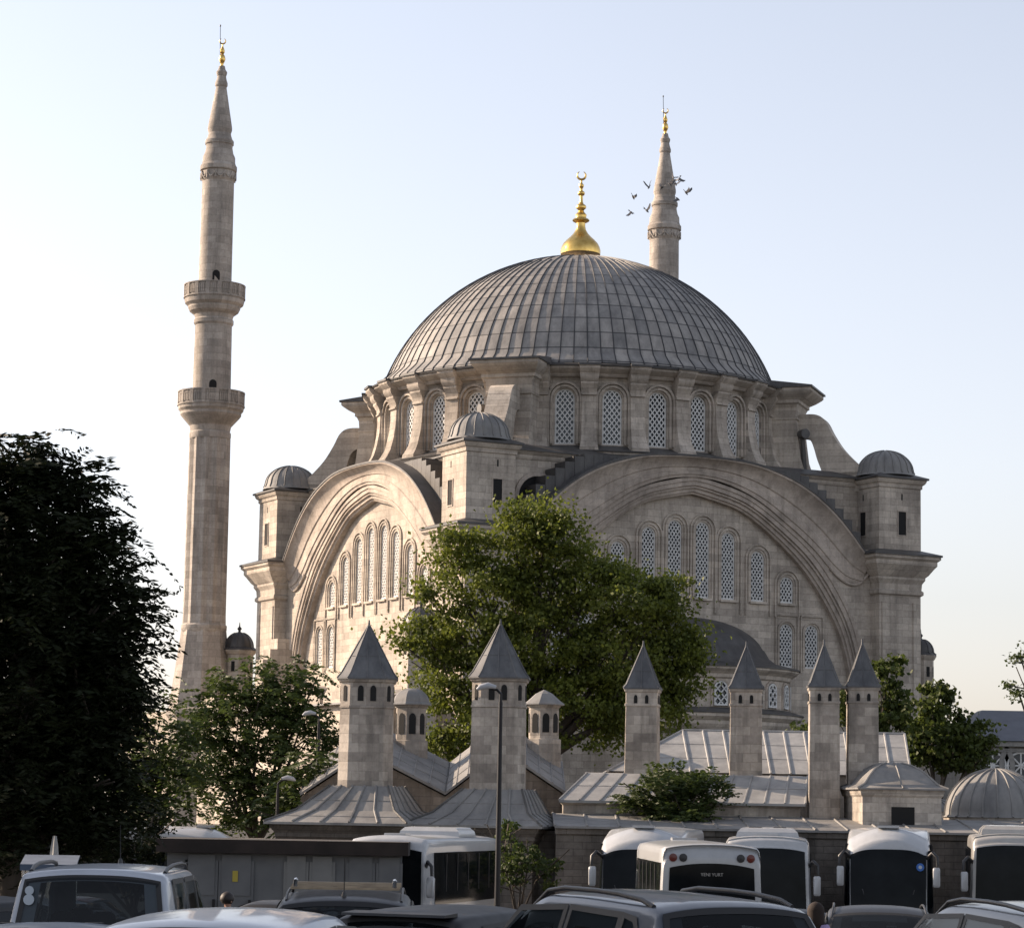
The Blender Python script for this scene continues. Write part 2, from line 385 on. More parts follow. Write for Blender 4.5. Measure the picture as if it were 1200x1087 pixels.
# corner buttresses of drum with flying buttress
def corner_frame(k):
    a = pi/4+k*pi/2; ca, sa = cos(a), sin(a)
    return lambda r, t, z: (ca*r-sa*t, sa*r+ca*t, z)
for k in range(4):
    fr = corner_frame(k)
    b = MB()
    BP = [(16.05, 21.9, 1.55), (15.75, 22.4, 1.5), (15.5, 23.2, 1.45), (15.35, 24.4, 1.45), (15.2, 25.7, 1.45), (15.3, 25.75, 1.5), (15.3, 25.9, 1.5), (15.2, 25.95, 1.5), (15.25, 26.5, 1.5), (15.35, 26.75, 1.65), (15.45, 26.8, 1.75), (15.45, 27.0, 1.75), (15.85, 27.2, 1.95), (16.2, 27.45, 2.15), (16.3, 27.55, 2.2), (16.3, 27.75, 2.2)]
    b.loft([[fr(r, -h, z), fr(r, h, z), fr(12, h, z), fr(12, -h, z)] for r, z, h in BP])
    bt = b.build('corner_buttress', M['stone'], mos, ang=30)
    b = MB(); b.loft([[fr(r, -h, z), fr(r, h, z), fr(12.3, h, z), fr(12.3, -h, z)] for r, z, h in ((16.42, 27.75, 2.3), (16.42, 27.87, 2.3), (13.4, 28.3, 2.1))])
    b.build('lead_cap', M['lead_dark'], bt)
    # flyer
    b = MB()
    top = catmull([(14.8, 26.1), (16.2, 26.15), (16.9, 25.8), (17.4, 24.9), (18.1, 23.85), (19.2, 22.75), (19.9, 22.3)], 5)
    bot = [(14.8, 24.6), (15.5, 24.7), (16.0, 24.45), (16.25, 23.9), (16.45, 23.2), (16.75, 22.4), (16.9, 21.8)]
    bot = catmull(bot, 5); n = len(top)
    hw = .75
    b.loft([[fr(p[0], -hw, p[1]), fr(p[0], hw, p[1]), fr(q[0], hw, q[1]), fr(q[0], -hw, q[1])] for p, q in zip(top, bot)])
    b.loft([[fr(r0, -hw, z), fr(r1, -hw, z), fr(r1, hw, z), fr(r0, hw, z)] for z, r0, r1 in ((21.0, 16.9, 19.9), (22.3, 16.76, 19.9))])
    fb = b.build('flying_buttress', M['stone'], mos, ang=30)
    # down pipe with round mouth beside the opening
    b = MB(); s = 1 if k in (3,) else -1
    b.tube([fr(15.75, -1.2, 21.9), fr(15.6, -1.2, 24.3), fr(15.6, -1.35, 24.75)], .16, 8)
    b.tube([fr(15.5, -1.3, 24.75), fr(15.9, -1.7, 24.75)], [.30, .33], 12)
    b.build('drain_pipe', M['lead_dark'], bt)
# ---- dome
RZ = 23.85; RS = 13.5
RH = 13.95
prof = [(13.75, 27.95), (13.68, 28.1), (13.3, 28.45)]
a_s = math.asin((28.75-RZ)/RS)
for i in range(25):
    a = lerp(a_s, radians(89.5), i/24); prof.append((RH*cos(a), RZ+RS*sin(a)))
b = MB(); b.lathe(prof, 192, cap=False); dome = b.build('dome', M['lead_dome'], mos, ang=60)
b = MB()
NR = 96
for j in range(NR):
    a = 2*pi*j/NR; ca, sa = cos(a), sin(a)
    pr = prof if j % 2 == 0 else prof[:20]
    if j % 4 == 2: pr = prof[:24]
    R = []
    for i, (r, z) in enumerate(pr):
        if i < 3: nr, nz = .9, .4
        else:
            nr, nz = r/RS, (z-RZ)/RS
        hw = .032; h = .055
        R.append([(ca*(r-.02)-sa*-hw, sa*(r-.02)+ca*-hw, z), (ca*(r+nr*h)-sa*-hw*.5, sa*(r+nr*h)+ca*-hw*.5, z+nz*h), (ca*(r+nr*h)-sa*hw*.5, sa*(r+nr*h)+ca*hw*.5, z+nz*h), (ca*(r-.02)-sa*hw, sa*(r-.02)+ca*hw, z)])
    b.loft(R)
b.build('seams', M['rib'], dome, ang=0)
# finial from the photo profile
k_ = .0178; fz = 37.72
FP = [(640, 76), (628, 77), (612, 73), (598, 66), (585, 54), (572, 40), (560, 29), (545, 20), (530, 17), (518, 17), (515, 24), (512, 30), (508, 33), (503, 30), (500, 22), (494, 20), (486, 22), (478, 15), (470, 10), (464, 14), (460, 19), (454, 20), (448, 17), (444, 10), (436, 7), (412, 6), (408, 12), (402, 14), (396, 12), (392, 6), (384, 5), (378, 8), (372, 10), (366, 8), (362, 4), (352, 3), (346, 3)]
b = MB(); b.lathe([(max(r*k_, .02), fz+(640-y)*k_) for y, r in FP], 32)
def crescent(b, cx, z, R, rad, yaw=0):
    path = []; rr = []
    for i in range(21):
        a = radians(-90-150+300*i/20); path.append((cx[0]+R*cos(a)*cos(yaw), cx[1]+R*cos(a)*sin(yaw), z+R*sin(a))); rr.append(rad*(.25+.75*sin(pi*i/20)))
    b.tube(path, rr, 8)
crescent(b, (0, 0), fz+(640-331)*k_, .29, .085, -TH)
b.build('finial', M['gold'], dome, ang=40)

# ---- one facade (built for local -y, reused for -x by rotation)
I_ = catmull([(0.0, 19.85), (1.2, 19.62), (3.57, 19.0), (5.92, 17.55), (8.29, 15.54), (9.97, 13.41), (11.14, 11.3), (11.85, 8.57), (12.2, 5.5), (12.3, 2), (12.3, -1)], 5)
I2 = catmull([(0.0, 20.85), (1.4, 20.65), (3.9, 19.95), (6.3, 18.6), (8.9, 16.7), (10.9, 14.2), (12.05, 11.9), (12.8, 8.8), (13.0, 5.5), (13.05, 2), (13.05, -1)], 5)
E_ = catmull([(0.0, 22.02), (2.0, 21.98), (3.9, 21.82), (5.6, 21.42), (7.2, 20.85), (8.6, 20.1), (9.9, 19.15), (11.0, 18.1), (11.9, 17.1), (12.7, 16.2)], 5)
H2 = catmull([(0.0, 20.85), (1.6, 20.7), (3.4, 20.2), (4.9, 19.5), (6.3, 18.6), (7.7, 17.65), (8.9, 16.7), (9.9, 15.75), (11.0, 15.05), (12.3, 14.85)], 5)
YF = -15.4
def facade(rot, full=True):
    cr, sr = round(cos(rot)), round(sin(rot))
    def T(u, y, z): return (cr*u-sr*y, sr*u+cr*y, z)
    # arch rings
    b = MB()
    prof = [(0, 0), (.22, 0), (.25, -.07), (.48, -.07), (.5, -.2), (.56, -.2), (.58, -.14), (.64, -.14), (.66, -.28), (.86, -.28), (.88, -.4), (1, -.44), (1, -.86)]
    for sg in (1, -1):
        rows = []
        for s_, d in prof: rows.append([T(sg*lerp(p[0], q[0], s_), YF-d, lerp(p[1], q[1], s_)) for p, q in zip(I2, I_)])
        b.grid(rows)
    ar = b.build('arch', M['trim'], mos, ang=25)
    b = MB()
    hp = [(0, -.02), (0, .10), (.06, .13), (.12, .13), (.14, .2), (.3, .2), (.33, .12), (.5, .12), (.53, .2), (.58, .22), (.66, .26), (.76, .36), (.86, .52), (.93, .66), (.95, .74), (1.0, .76)]
    for sg in (1, -1):
        rows = []
        for s_, d in hp: rows.append([T(sg*lerp(p[0], q[0], s_), YF-d, lerp(p[1], q[1], s_)) for p, q in zip(H2, E_)])
        b.grid(rows)
        # closing end with a turned-out roll
        b.grid([[T(sg*lerp(H2[-1][0], E_[-1][0], s_), YF-d, lerp(H2[-1][1], E_[-1][1], s_)) for s_, d in hp], [T(sg*lerp(H2[-1][0], E_[-1][0], s_), YF, lerp(H2[-1][1], E_[-1][1], s_)) for s_, d in hp]])
        tp = catmull([(9.9, 15.75), (10.6, 15.2), (11.3, 14.85), (12.0, 14.85), (12.6, 15.3), (13.05, 15.9)], 5)
        b.tube([T(sg*u, YF-.08, z) for u, z in tp], .10, 8)
    b.build('arch_hood', M['trim'], ar, ang=25)
    # vault roof behind the hood
    b = MB()
    for sg in (1, -1):
        b.grid([[T(sg*p[0], YF-.80, p[1]+.01) for p in E_], [T(sg*p[0], YF-.80, p[1]+.13) for p in E_], [T(sg*p[0]*.99, -13.8, min(p[1]+.3, 22.3)) for p in E_]])
    b.build('arch_roof', M['lead_dark'], ar, ang=30)
    # steps over the vault
    for sg in (1, -1):
        b = MB(); uu = 3.2
        for i in range(16):
            w_ = .66; u1 = uu+w_
            if u1 > 13.1: break
            zt = interp(uu, [(p[0], p[1]) for p in E_])+1.0
            zb = interp(u1, [(p[0], p[1]) for p in E_])-.3
            xs = [T(sg*uu, -15.25, 0), T(sg*u1, -13.85, 0)]
            b.box(min(xs[0][0], xs[1][0]), max(xs[0][0], xs[1][0])-.003*i, min(xs[0][1], xs[1][1]), max(xs[0][1], xs[1][1])-.003*i, zb-.6, min(zt, 21.74))
            uu = u1
        b.build('roof_steps', M['lead_dark'], ar, ang=0)
    # spandrels beside the arch
    b = MB()
    for sg in (1, -1):
        pts = [p for p in I2 if p[1] < 17.3]
        b.grid([[T(sg*p[0], YF, p[1]) for p in pts], [T(sg*13.3, YF, p[1]) for p in pts]])
    # tympanum with window holes
    wins = [(s*c, 13.45, z1) for c, z1 in ((1.0, 18.2), (2.87, 17.65), (5.05, 16.62), (7.22, 15.12)) for s in (-1, 1)]
    low = [(s*c, 9.4, 12.15) for c in (7.2, 9.1) for s in (-1, 1)]
    WT = .98
    topf = lambda u: interp(abs(u), [(p[0], p[1]) for p in I2])-.05
    yT = -14.6
    # columns split at window edges; lower row and upper row share the wall with a course at z=12.8
    edges = sorted(set([-12.4, 12.4]+[e for c, a_, z_ in wins for e in (c-WT/2-.25, c+WT/2+.25)]))
    # upper band (12.8 .. top)
    us = sorted(wins); cur = -12.4
    def strip(b, u0, u1, z0, tf, n=6):
        n = max(1, int((u1-u0)/.5))
        for i in range(n):
            a = lerp(u0, u1, i/n); c = lerp(u0, u1, (i+1)/n)
            if tf(a) <= z0 and tf(c) <= z0: continue
            b.poly([T(a, yT, z0), T(c, yT, z0), T(c, yT, max(tf(c), z0)), T(a, yT, max(tf(a), z0))])
    for c, z0, z1 in us:
        hw = .72
        strip(b, cur, c-hw, 12.8, topf)
        ps = lambda u, z, d, c=c: T(c+u, yT-d, z)
        panel_hole(b, ps, -hw, hw, 12.8, lambda u, c=c: topf(c+u), WT, z0, z1, .26)
        moulding(b, ps, arch_out(WT, z0-.1, z1), .14, .10, .07); moulding(b, ps, arch_out(WT, z0-.9, z1), .36, .10, .10)
        cur = c+hw
        q = T(c-.62, yT-.16, 0); q2 = T(c+.62, yT+.02, 0)
        b.box(min(q[0], q2[0]), max(q[0], q2[0]), min(q[1], q2[1]), max(q[1], q2[1]), z0-.16, z0-.02)
    strip(b, cur, 12.4, 12.8, topf)
    cur = -12.4
    for c, z0, z1 in sorted(low):
        hw = .78
        strip(b, cur, c-hw, 9.0, lambda u: 12.8)
        ps = lambda u, z, d, c=c: T(c+u, yT-d, z)
        panel_hole(b, ps, -hw, hw, 9.0, lambda u: 12.8, WT, z0, z1, .26)
        moulding(b, ps, arch_out(WT, z0-.1, z1), .12, .09, .07)
        for p0, p1, q0, q1 in ((-.86, -.78, 9.1, 12.72), (.78, .86, 9.1, 12.72), (-.86, .86, 12.64, 12.74)):
            A = T(c+p0, yT-.09, 0); B = T(c+p1, yT+.02, 0)
            b.box(min(A[0], B[0]), max(A[0], B[0]), min(A[1], B[1]), max(A[1], B[1]), q0, q1)
        cur = c+hw
    strip(b, cur, 12.4, 9.0, lambda u: 12.8)
    strip(b, -12.4, 12.4, -1.0, lambda u: 9.0)
    # string course under the upper windows
    fa = b.build('facade_wall', M['stone'], mos, ang=0)
    if full:
        for c, z0, z1 in wins+low:
            window(lambda u, z, d, c=c: T(c+u, yT-d, z), WT, z0, z1, mos, dep=.24, nx=4, bar=.06, cellz=.37)
facade(0); facade(-pi/2)
facade(pi, False); facade(pi/2, False)
b = MB(); b.box(-13.0, 13.0, -13.0, 13.0, -1, 13.9); b.build('inner_wall', M['stone'], mos, ang=0)

# ---- corner piers, turrets
T_ = 14.7; HW = 1.62
for k, (sx, sy) in enumerate(((-1, -1), (1, -1), (-1, 1), (1, 1))):
    cx, cy = sx*T_, sy*T_
    b = MB()
    b.sq([(HW-.02, -1), (HW-.02, 14.2), (HW+.12, 14.3), (HW+.12, 14.5), (HW+.02, 14.6), (HW+.05, 15.0), (HW+.2, 15.25), (HW+.2, 15.4), (HW+.35, 15.55), (HW+.6, 15.95), (HW+.75, 16.15), (HW+.75, 16.4), (HW+.92, 16.55), (HW+.92, 16.72)], cx, cy)
    # pilaster strips and panels on the pier
    for ux, uy in ((sx, 0), (0, sy)):
        for e in (-1.2, 1.2):
            if ux: x = cx+ux*HW; b.box(min(x-.05, x+.05*ux+.02), max(x-.05, x+.06), cy+e-.22, cy+e+.22, -1, 13.8)
            else: y = cy+uy*HW; b.box(cx+e-.22, cx+e+.22, y-.06, y+.06, -1, 13.8)
    pier = b.build('corner_pier', M['stone'], mos, ang=20)
    b = MB(); b.sq([(HW+1.0, 16.72), (HW+1.0, 16.84), (HW+.02, 17.15)], cx, cy); b.build('lead_ledge', M['lead_dark'], pier, ang=0)
    b = MB()
    b.sq([(HW, 16.9), (HW, 21.1), (HW+.08, 21.15), (HW+.08, 21.35), (HW+.2, 21.45), (HW+.28, 21.6), (HW+.28, 21.7)], cx, cy)
    tur = b.build('turret', M['stone'], mos, ang=20)
    b = MB(); b.sq([(HW+.4, 21.7), (HW+.4, 21.82), (1.3, 22.1)], cx, cy); b.build('turret_eave', M['lead_dark'], tur, ang=0)
    pr = [(1.95, 22.0), (1.88, 22.12), (1.8, 22.3)]+[(1.78*cos(radians(a)), 22.3+1.4*sin(radians(a))) for a in range(6, 90, 7)]+[(.05, 23.72)]
    b = MB(); b.lathe(pr, 32, cx, cy)
    for j in range(20):
        a = 2*pi*j/20; b.tube([(cx+cos(a)*(r+.02), cy+sin(a)*(r+.02), z+.02) for r, z in pr[1:-1]], .035, 4)
    b.build('turret_dome', M['lead'], tur, ang=40)
    # slots
    for ux, uy in ((sx, 0), (0, sy), (-sx, 0), (0, -sy)):
        b = MB(); n = ((0, -1) if uy == -1 else (0, 1)) if uy else (ux, 0)
        def slab(u0, u1, z0, z1, d0, d1):
            if n[1]: ys = sorted((cy+n[1]*(HW+d0), cy+n[1]*(HW+d1))); b.box(cx+u0, cx+u1, ys[0], ys[1], z0, z1)
            else: xs = sorted((cx+n[0]*(HW+d0), cx+n[0]*(HW+d1))); b.box(xs[0], xs[1], cy+u0, cy+u1, z0, z1)
        off = .15 if k != 0 else .45
        slab(off-.3, off+.3, 18.1, 19.6, -.05, .012); slab(off-.05, off+.05, 20.35, 20.75, -.05, .01)
        wd = b.build('window', M['dark'], tur, ang=0)
        b = MB()
        slab(off-.36, off-.3, 18.02, 19.68, -.02, .05); slab(off+.3, off+.36, 18.02, 19.68, -.02, .05); slab(off-.3, off+.3, 19.6, 19.68, -.02, .05); slab(off-.3, off+.3, 18.02, 18.1, -.02, .05)
        b.build('frame', M['trim'], wd, ang=0)

# ---- blind dark arch between near turret and steps (right facade)
NU, NZ, NR_ = -10.35, 19.0, 1.3
b = MB(); P = [(NR_, 16.5)]+[(NR_*cos(pi*i/12), NZ+NR_*sin(pi*i/12)) for i in range(13)]+[(-NR_, 16.5)]
b.loft([[(NU+u, -13.93, z) for u, z in P], [(NU+u, -13.8, z) for u, z in P]])
nic = b.build('arched_opening', M['dark'], mos, ang=0)
b = MB(); Po = [(u*1.2, NZ+(z-NZ)*1.2 if z > NZ else z) for u, z in P]
b.grid([[(NU+u, -13.9, z) for u, z in P], [(NU+u, -14.05, z) for u, z in P], [(NU+u, -14.05, z) for u, z in Po], [(NU+u, -13.9, z) for u, z in Po]])
b.build('frame', M['trim'], nic, ang=30)

# ---- apse on the right facade
b = MB(); cy = -14.6; NA = 10
def half_poly(r, z, n=NA): return [(r*cos(pi+pi*i/n), cy+r*sin(pi+pi*i/n)*.85, z) for i in range(n+1)]
AP = [(6.5, -1), (6.5, 5.0), (6.9, 5.2), (7.1, 5.5), (7.1, 5.7), (7.4, 5.95), (7.4, 6.15), (6.6, 6.4), (6.5, 6.45), (6.5, 8.2), (6.65, 8.3), (6.7, 8.5), (6.95, 8.65), (7.15, 8.8), (7.15, 8.92)]
b.loft([half_poly(r, z) for r, z in AP], close=False)
aps = b.build('apse', M['stone'], mos, ang=15)
b = MB(); b.loft([half_poly(7.25, 8.92), half_poly(7.25, 9.02), half_poly(6.0, 9.3)], close=False); b.loft([half_poly(7.5, 6.15), half_poly(7.5, 6.22), half_poly(6.5, 6.5)], close=False)
b.build('apse_flashing', M['lead_dark'], aps, ang=15)
b = MB()
pr = [(6.3, 9.2), (5.7, 9.35), (5.2, 9.7), (4.9, 10.2)]+[(4.95*cos(radians(a)), 9.6+2.6*sin(radians(a))) for a in range(14, 90, 6)]+[(.05, 12.22)]
b.loft([half_poly(r, z, 24) for r, z in pr], close=False); b.build('apse_dome', M['lead_dark'], aps, ang=50)
for i in range(NA):
    a = pi+pi*(i+.5)/NA; A = Vector((6.5*cos(a)*.99, cy+6.5*sin(a)*.85*.99, 0)); P0 = half_poly(6.5, 0)[i]; P1 = half_poly(6.5, 0)[i+1]
    t = Vector((P1[0]-P0[0], P1[1]-P0[1], 0)).normalized(); nn = Vector((t.y, -t.x, 0)); mid = (Vector(P0)+Vector(P1))*.5
    if i in (0, 2, 4, 6, 8, 9, 7):
        window(lambda u, z, d: tuple(Vector((mid.x, mid.y, 0))+t*u+nn*(d+.46)+Vector((0, 0, z))), .85, 6.6, 8.05, aps, dep=.42, nx=2, bar=.07, cellz=.5)
        b = MB(); moulding(b, lambda u, z, d: tuple(Vector((mid.x, mid.y, 0))+t*u+nn*d+Vector((0, 0, z))), arch_out(.85, 6.55, 8.05), .03, .14, .1); b.build('frame', M['trim'], aps, ang=0)
# ---- side gallery on the left facade, low lead roofs with small domes
b = MB(); b.box(-21.5, -14.7, -13, 13, -1, 6.2)
for i in range(6):
    y0 = -12.6+i*4.2
    pts = [(y0+2.1-1.9*cos(pi*j/10), 6.2+1.3*sin(pi*j/10)) for j in range(11)]
    b.loft([[(x, y, z) for y, z in pts] for x in (-21.8, -20.9)])
gal = b.build('side_gallery', M['stone'], mos, ang=20)
b = MB(); b.loft([[(-22, -13.3, 6.21), (-22, 13.3, 6.21), (-14.7, 13.3, 6.21), (-14.7, -13.3, 6.21)], [(-21.9, -13.2, 6.32), (-21.9, 13.2, 6.32), (-14.7, 13.2, 7.6), (-14.7, -13.2, 7.6)]])
b.build('gallery_roof', M['lead'], gal, ang=0)
def small_turret(parent, cx, cy, z0, zc, r, name='stair_turret', hr=1.0):
    b = MB(); b.sq([(r, z0), (r, zc-.35), (r*1.1, zc-.25), (r*1.22, zc-.05), (r*1.22, zc)], cx, cy, 8)
    o = b.build(name, M['stone'], parent, ang=20)
    pr = [(r*1.3, zc), (r*1.28, zc+.08), (r*1.1, zc+.2)]+[(r*1.08*cos(radians(a)), zc+.2+r*1.15*hr*sin(radians(a))) for a in range(0, 88, 8)]+[(.08, zc+.22+r*1.17*hr), (.1, zc+.3+r*1.2*hr), (.17, zc+.4+r*1.2*hr), (.05, zc+.55+r*1.2*hr), (.02, zc+.85+r*1.2*hr)]
    b = MB(); b.lathe(pr, 24, cx, cy)
    for j in range(12):
        a = 2*pi*j/12; b.tube([(cx+cos(a)*(q+.01), cy+sin(a)*(q+.01), z+.01) for q, z in pr[1:13]], .03, 4)
    b.build('lead_dome', M['lead_dark'], o, ang=40)
    for j in range(8):
        b = MB(); a = pi/4*j; q = r*1.0
        x, y = cx+q*cos(a), cy+q*sin(a); b.box(x-.04, x+.04, y-.12, y+.12, zc-1.5, zc-.8, rot=(x, y, a))
        b.build('slit', M['dark'], o, ang=0)
def W2L(x, y):
    dx, dy = x-XC, y-YC; return cos(TH)*dx+sin(TH)*dy, -sin(TH)*dx+cos(TH)*dy
for px, py, D, r in ((280, 762, 186, .95), (1079, 768, 186, .85), (493, 737, 154, .95)):
    p = at(px, py, D); lx, ly = W2L(p.x, p.y); small_turret(mos, lx, ly, -1, p.z, r)
# stepped end wall of gallery at the left
p = at(330, 800, 172); lx, ly = W2L(p.x, p.y)
b = MB()
for i, (w_, zt) in enumerate(((1.6, 9.6), (1.1, 10.3), (.6, 11.0))): b.box(lx-w_, lx+w_*.4, ly-.6+.01*i, ly+.6-.01*i, -1, zt)
b.build('stepped_wall', M['stone'], mos, ang=0)
# courtyard range behind the hall, low
b = MB(); b.box(-18, 18, 15, 40, -1, 7.0); b.build('courtyard_range', M['stone'], mos, ang=0)

# ================================================================== MINARETS
def minaret(lx, ly, label):
    wx, wy = L2W(lx, ly)
    root = thing('minaret', label, 'minaret', (wx, wy, -1), TH, 'minarets of the mosque', org=(0, 0, -1))
    K = 185.8/F
    base = at(247, 500, 185.8)
    def Z(y): return zat(264-(y-50)*.037, y, 185.8)
    def prof(L): return [(h*K, Z(y)) for y, h in L]
    # shaft parts
    b = MB()
    b.lathe(prof([(733, 24.6), (720, 24.2), (600, 23.9), (515, 23.4)]), 48, mod=lambda j, z: (.07 if j % 4 in (0,) else (-.06 if j % 4 == 2 else 0)))
    b.build('fluted_shaft', M['minaret'], root, ang=25)
    b = MB(); b.lathe(prof([(515, 24.0), (512, 24.6), (508, 24.6), (506, 23.4), (500, 24.5), (494, 30), (489, 34.5), (487, 36), (484, 36), (481, 38.5), (478, 38.8), (476, 38.8)]), 32)
    bal = b.build('balcony', M['minaret'], root, ang=25)
    def parapet(y0, y1, h, nm):
        b = MB(); b.lathe(prof([(y0, h), (y1, h), (y1, h*.93), (y0, h*.93)]), 32, cap=False)
        b.lathe(prof([(y1+1.5, h*1.03), (y1, h*1.03), (y1-.3, h*.9)]), 32, cap=False); b.lathe(prof([(y0, h*1.03), (y0-1.5, h*1.03), (y0-1.6, h*.98)]), 32, cap=False)
        for j in range(16):
            a = 2*pi*(j+.5)/16; x, y = h*K*cos(a), h*K*sin(a)
            b.box(x-.06, x+.06, y-.13, y+.13, Z(y0), Z(y1), rot=(x, y, a))
            for kk in range(5):
                a2 = 2*pi*(j+.5)/16+2*pi/16*(kk+.6)/5.8; x, y = h*K*cos(a2), h*K*sin(a2)
                b.box(x-.02, x+.03, y-.045, y+.045, Z(y0)+.2, Z(y1)-.2, rot=(x, y, a2))
        return b.build('parapet', M['minaret'], bal if nm == 0 else bal2, ang=25)
    parapet(477, 460, 38.8, 0)
    b = MB(); b.lathe(prof([(484, 22.8), (455, 22.6), (383, 21.8), (381, 21.6)]), 32); b.build('shaft', M['minaret'], root, ang=25)
    b = MB(); b.lathe(prof([(382, 22), (380, 23.6), (376, 23.6), (374, 22.3), (370, 23.5), (366, 29), (362, 31), (360, 31), (357, 34.6), (354, 35.4), (350, 35.6)]), 32)
    bal2 = b.build('balcony', M['minaret'], root, ang=25)
    parapet(351, 335, 35.6, 1)
    b = MB(); b.lathe(prof([(358, 20), (330, 19.6), (214, 19.0), (212, 20.2), (204, 20.2), (202, 19.6), (201, 21.9), (196, 22), (194, 20.5), (191, 19.6), (185, 19.4), (180, 17), (174, 15.8), (171, 16), (170, 17.2), (166, 17.2), (164, 15.6), (160, 14), (157, 13.4), (153, 14.6), (150, 14.6), (125, 10.2), (103, 6.4), (101, 7.6), (98, 7.6), (94, 6.2), (90, 5.4), (87, 6.4), (85, 6.6), (82, 4.5), (78, 3.6)]), 32)
    b.build('upper_shaft', M['minaret'], root, ang=25)
    # festoon band
    b = MB()
    for j in range(12):
        a0 = 2*pi*j/12; pth = [(20.9*K*cos(a0+2*pi/12*t/6), 20.9*K*sin(a0+2*pi/12*t/6), Z(204)-.42*sin(pi*t/6)) for t in range(7)]
        b.tube(pth, .06, 5); b.tube([(20.9*K*cos(a0), 20.9*K*sin(a0), Z(203)), (20.9*K*cos(a0), 20.9*K*sin(a0), Z(212))], .07, 5)
    b.build('festoons', M['minaret'], root, ang=30)
    # doors
    for y0, y1, r in ((334, 320, 19.7), (462, 448, 22.7)):
        b = MB(); P = arch_out(.52, Z(y0), Z(y1), 6)
        wa = radians(-80)-TH
        f = lambda u, z, d: ((r*K+d)*cos(wa+u/(r*K)), (r*K+d)*sin(wa+u/(r*K)), z)
        b.loft([[f(u, z, -.06) for u, z in P], [f(u, z, .015) for u, z in P]])
        b.build('doorway', M['dark'], root, ang=0)
    # ring and flared polygonal base
    b = MB(); b.lathe(prof([(741, 24.8), (738, 26.6), (733, 26.8), (731, 24.9)]), 32); b.build('ring_moulding', M['minaret'], root, ang=30)
    b = MB(); b.sq([(24.3*K, Z(738)), (25.5*K, Z(750)), (33*K, Z(812)), (34.5*K, Z(818)), (34.5*K, Z(828)), (38*K, Z(832)), (38*K, Z(838)), (35*K, Z(842)), (35*K, -1)], 0, 0, 8)
    b.build('pedestal', M['minaret'], root, ang=15)
    # gilded tip
    b = MB(); b.lathe(prof([(79, 2.5), (76, 1.6), (73, 3), (70, 4.1), (66, 3.2), (64, 1.6), (62, 2.7), (60, 2.9), (57, 1.8), (55, .9), (52, .7)]), 16)
    crescent(b, (0, 0), Z(48.5), 3.5*K, .06, -TH)
    b.build('finial', M['gold'], root, ang=40)
    b = MB(); b.tube([(-.15, 0, Z(75)), (-.22, 0, Z(31))], .022, 5); b.tube([(-.22, 0, Z(32)), (-.22, 0, Z(30))], .05, 6)
    b.build('lightning_rod', M['iron'], root, ang=30)
    return root
minaret(-18.6, 20.5, 'tall two-balcony stone minaret standing free at the left of the domed mosque')
minaret(18.6, 20.5, 'minaret rising from behind the right shoulder of the great dome, its balconies hidden')

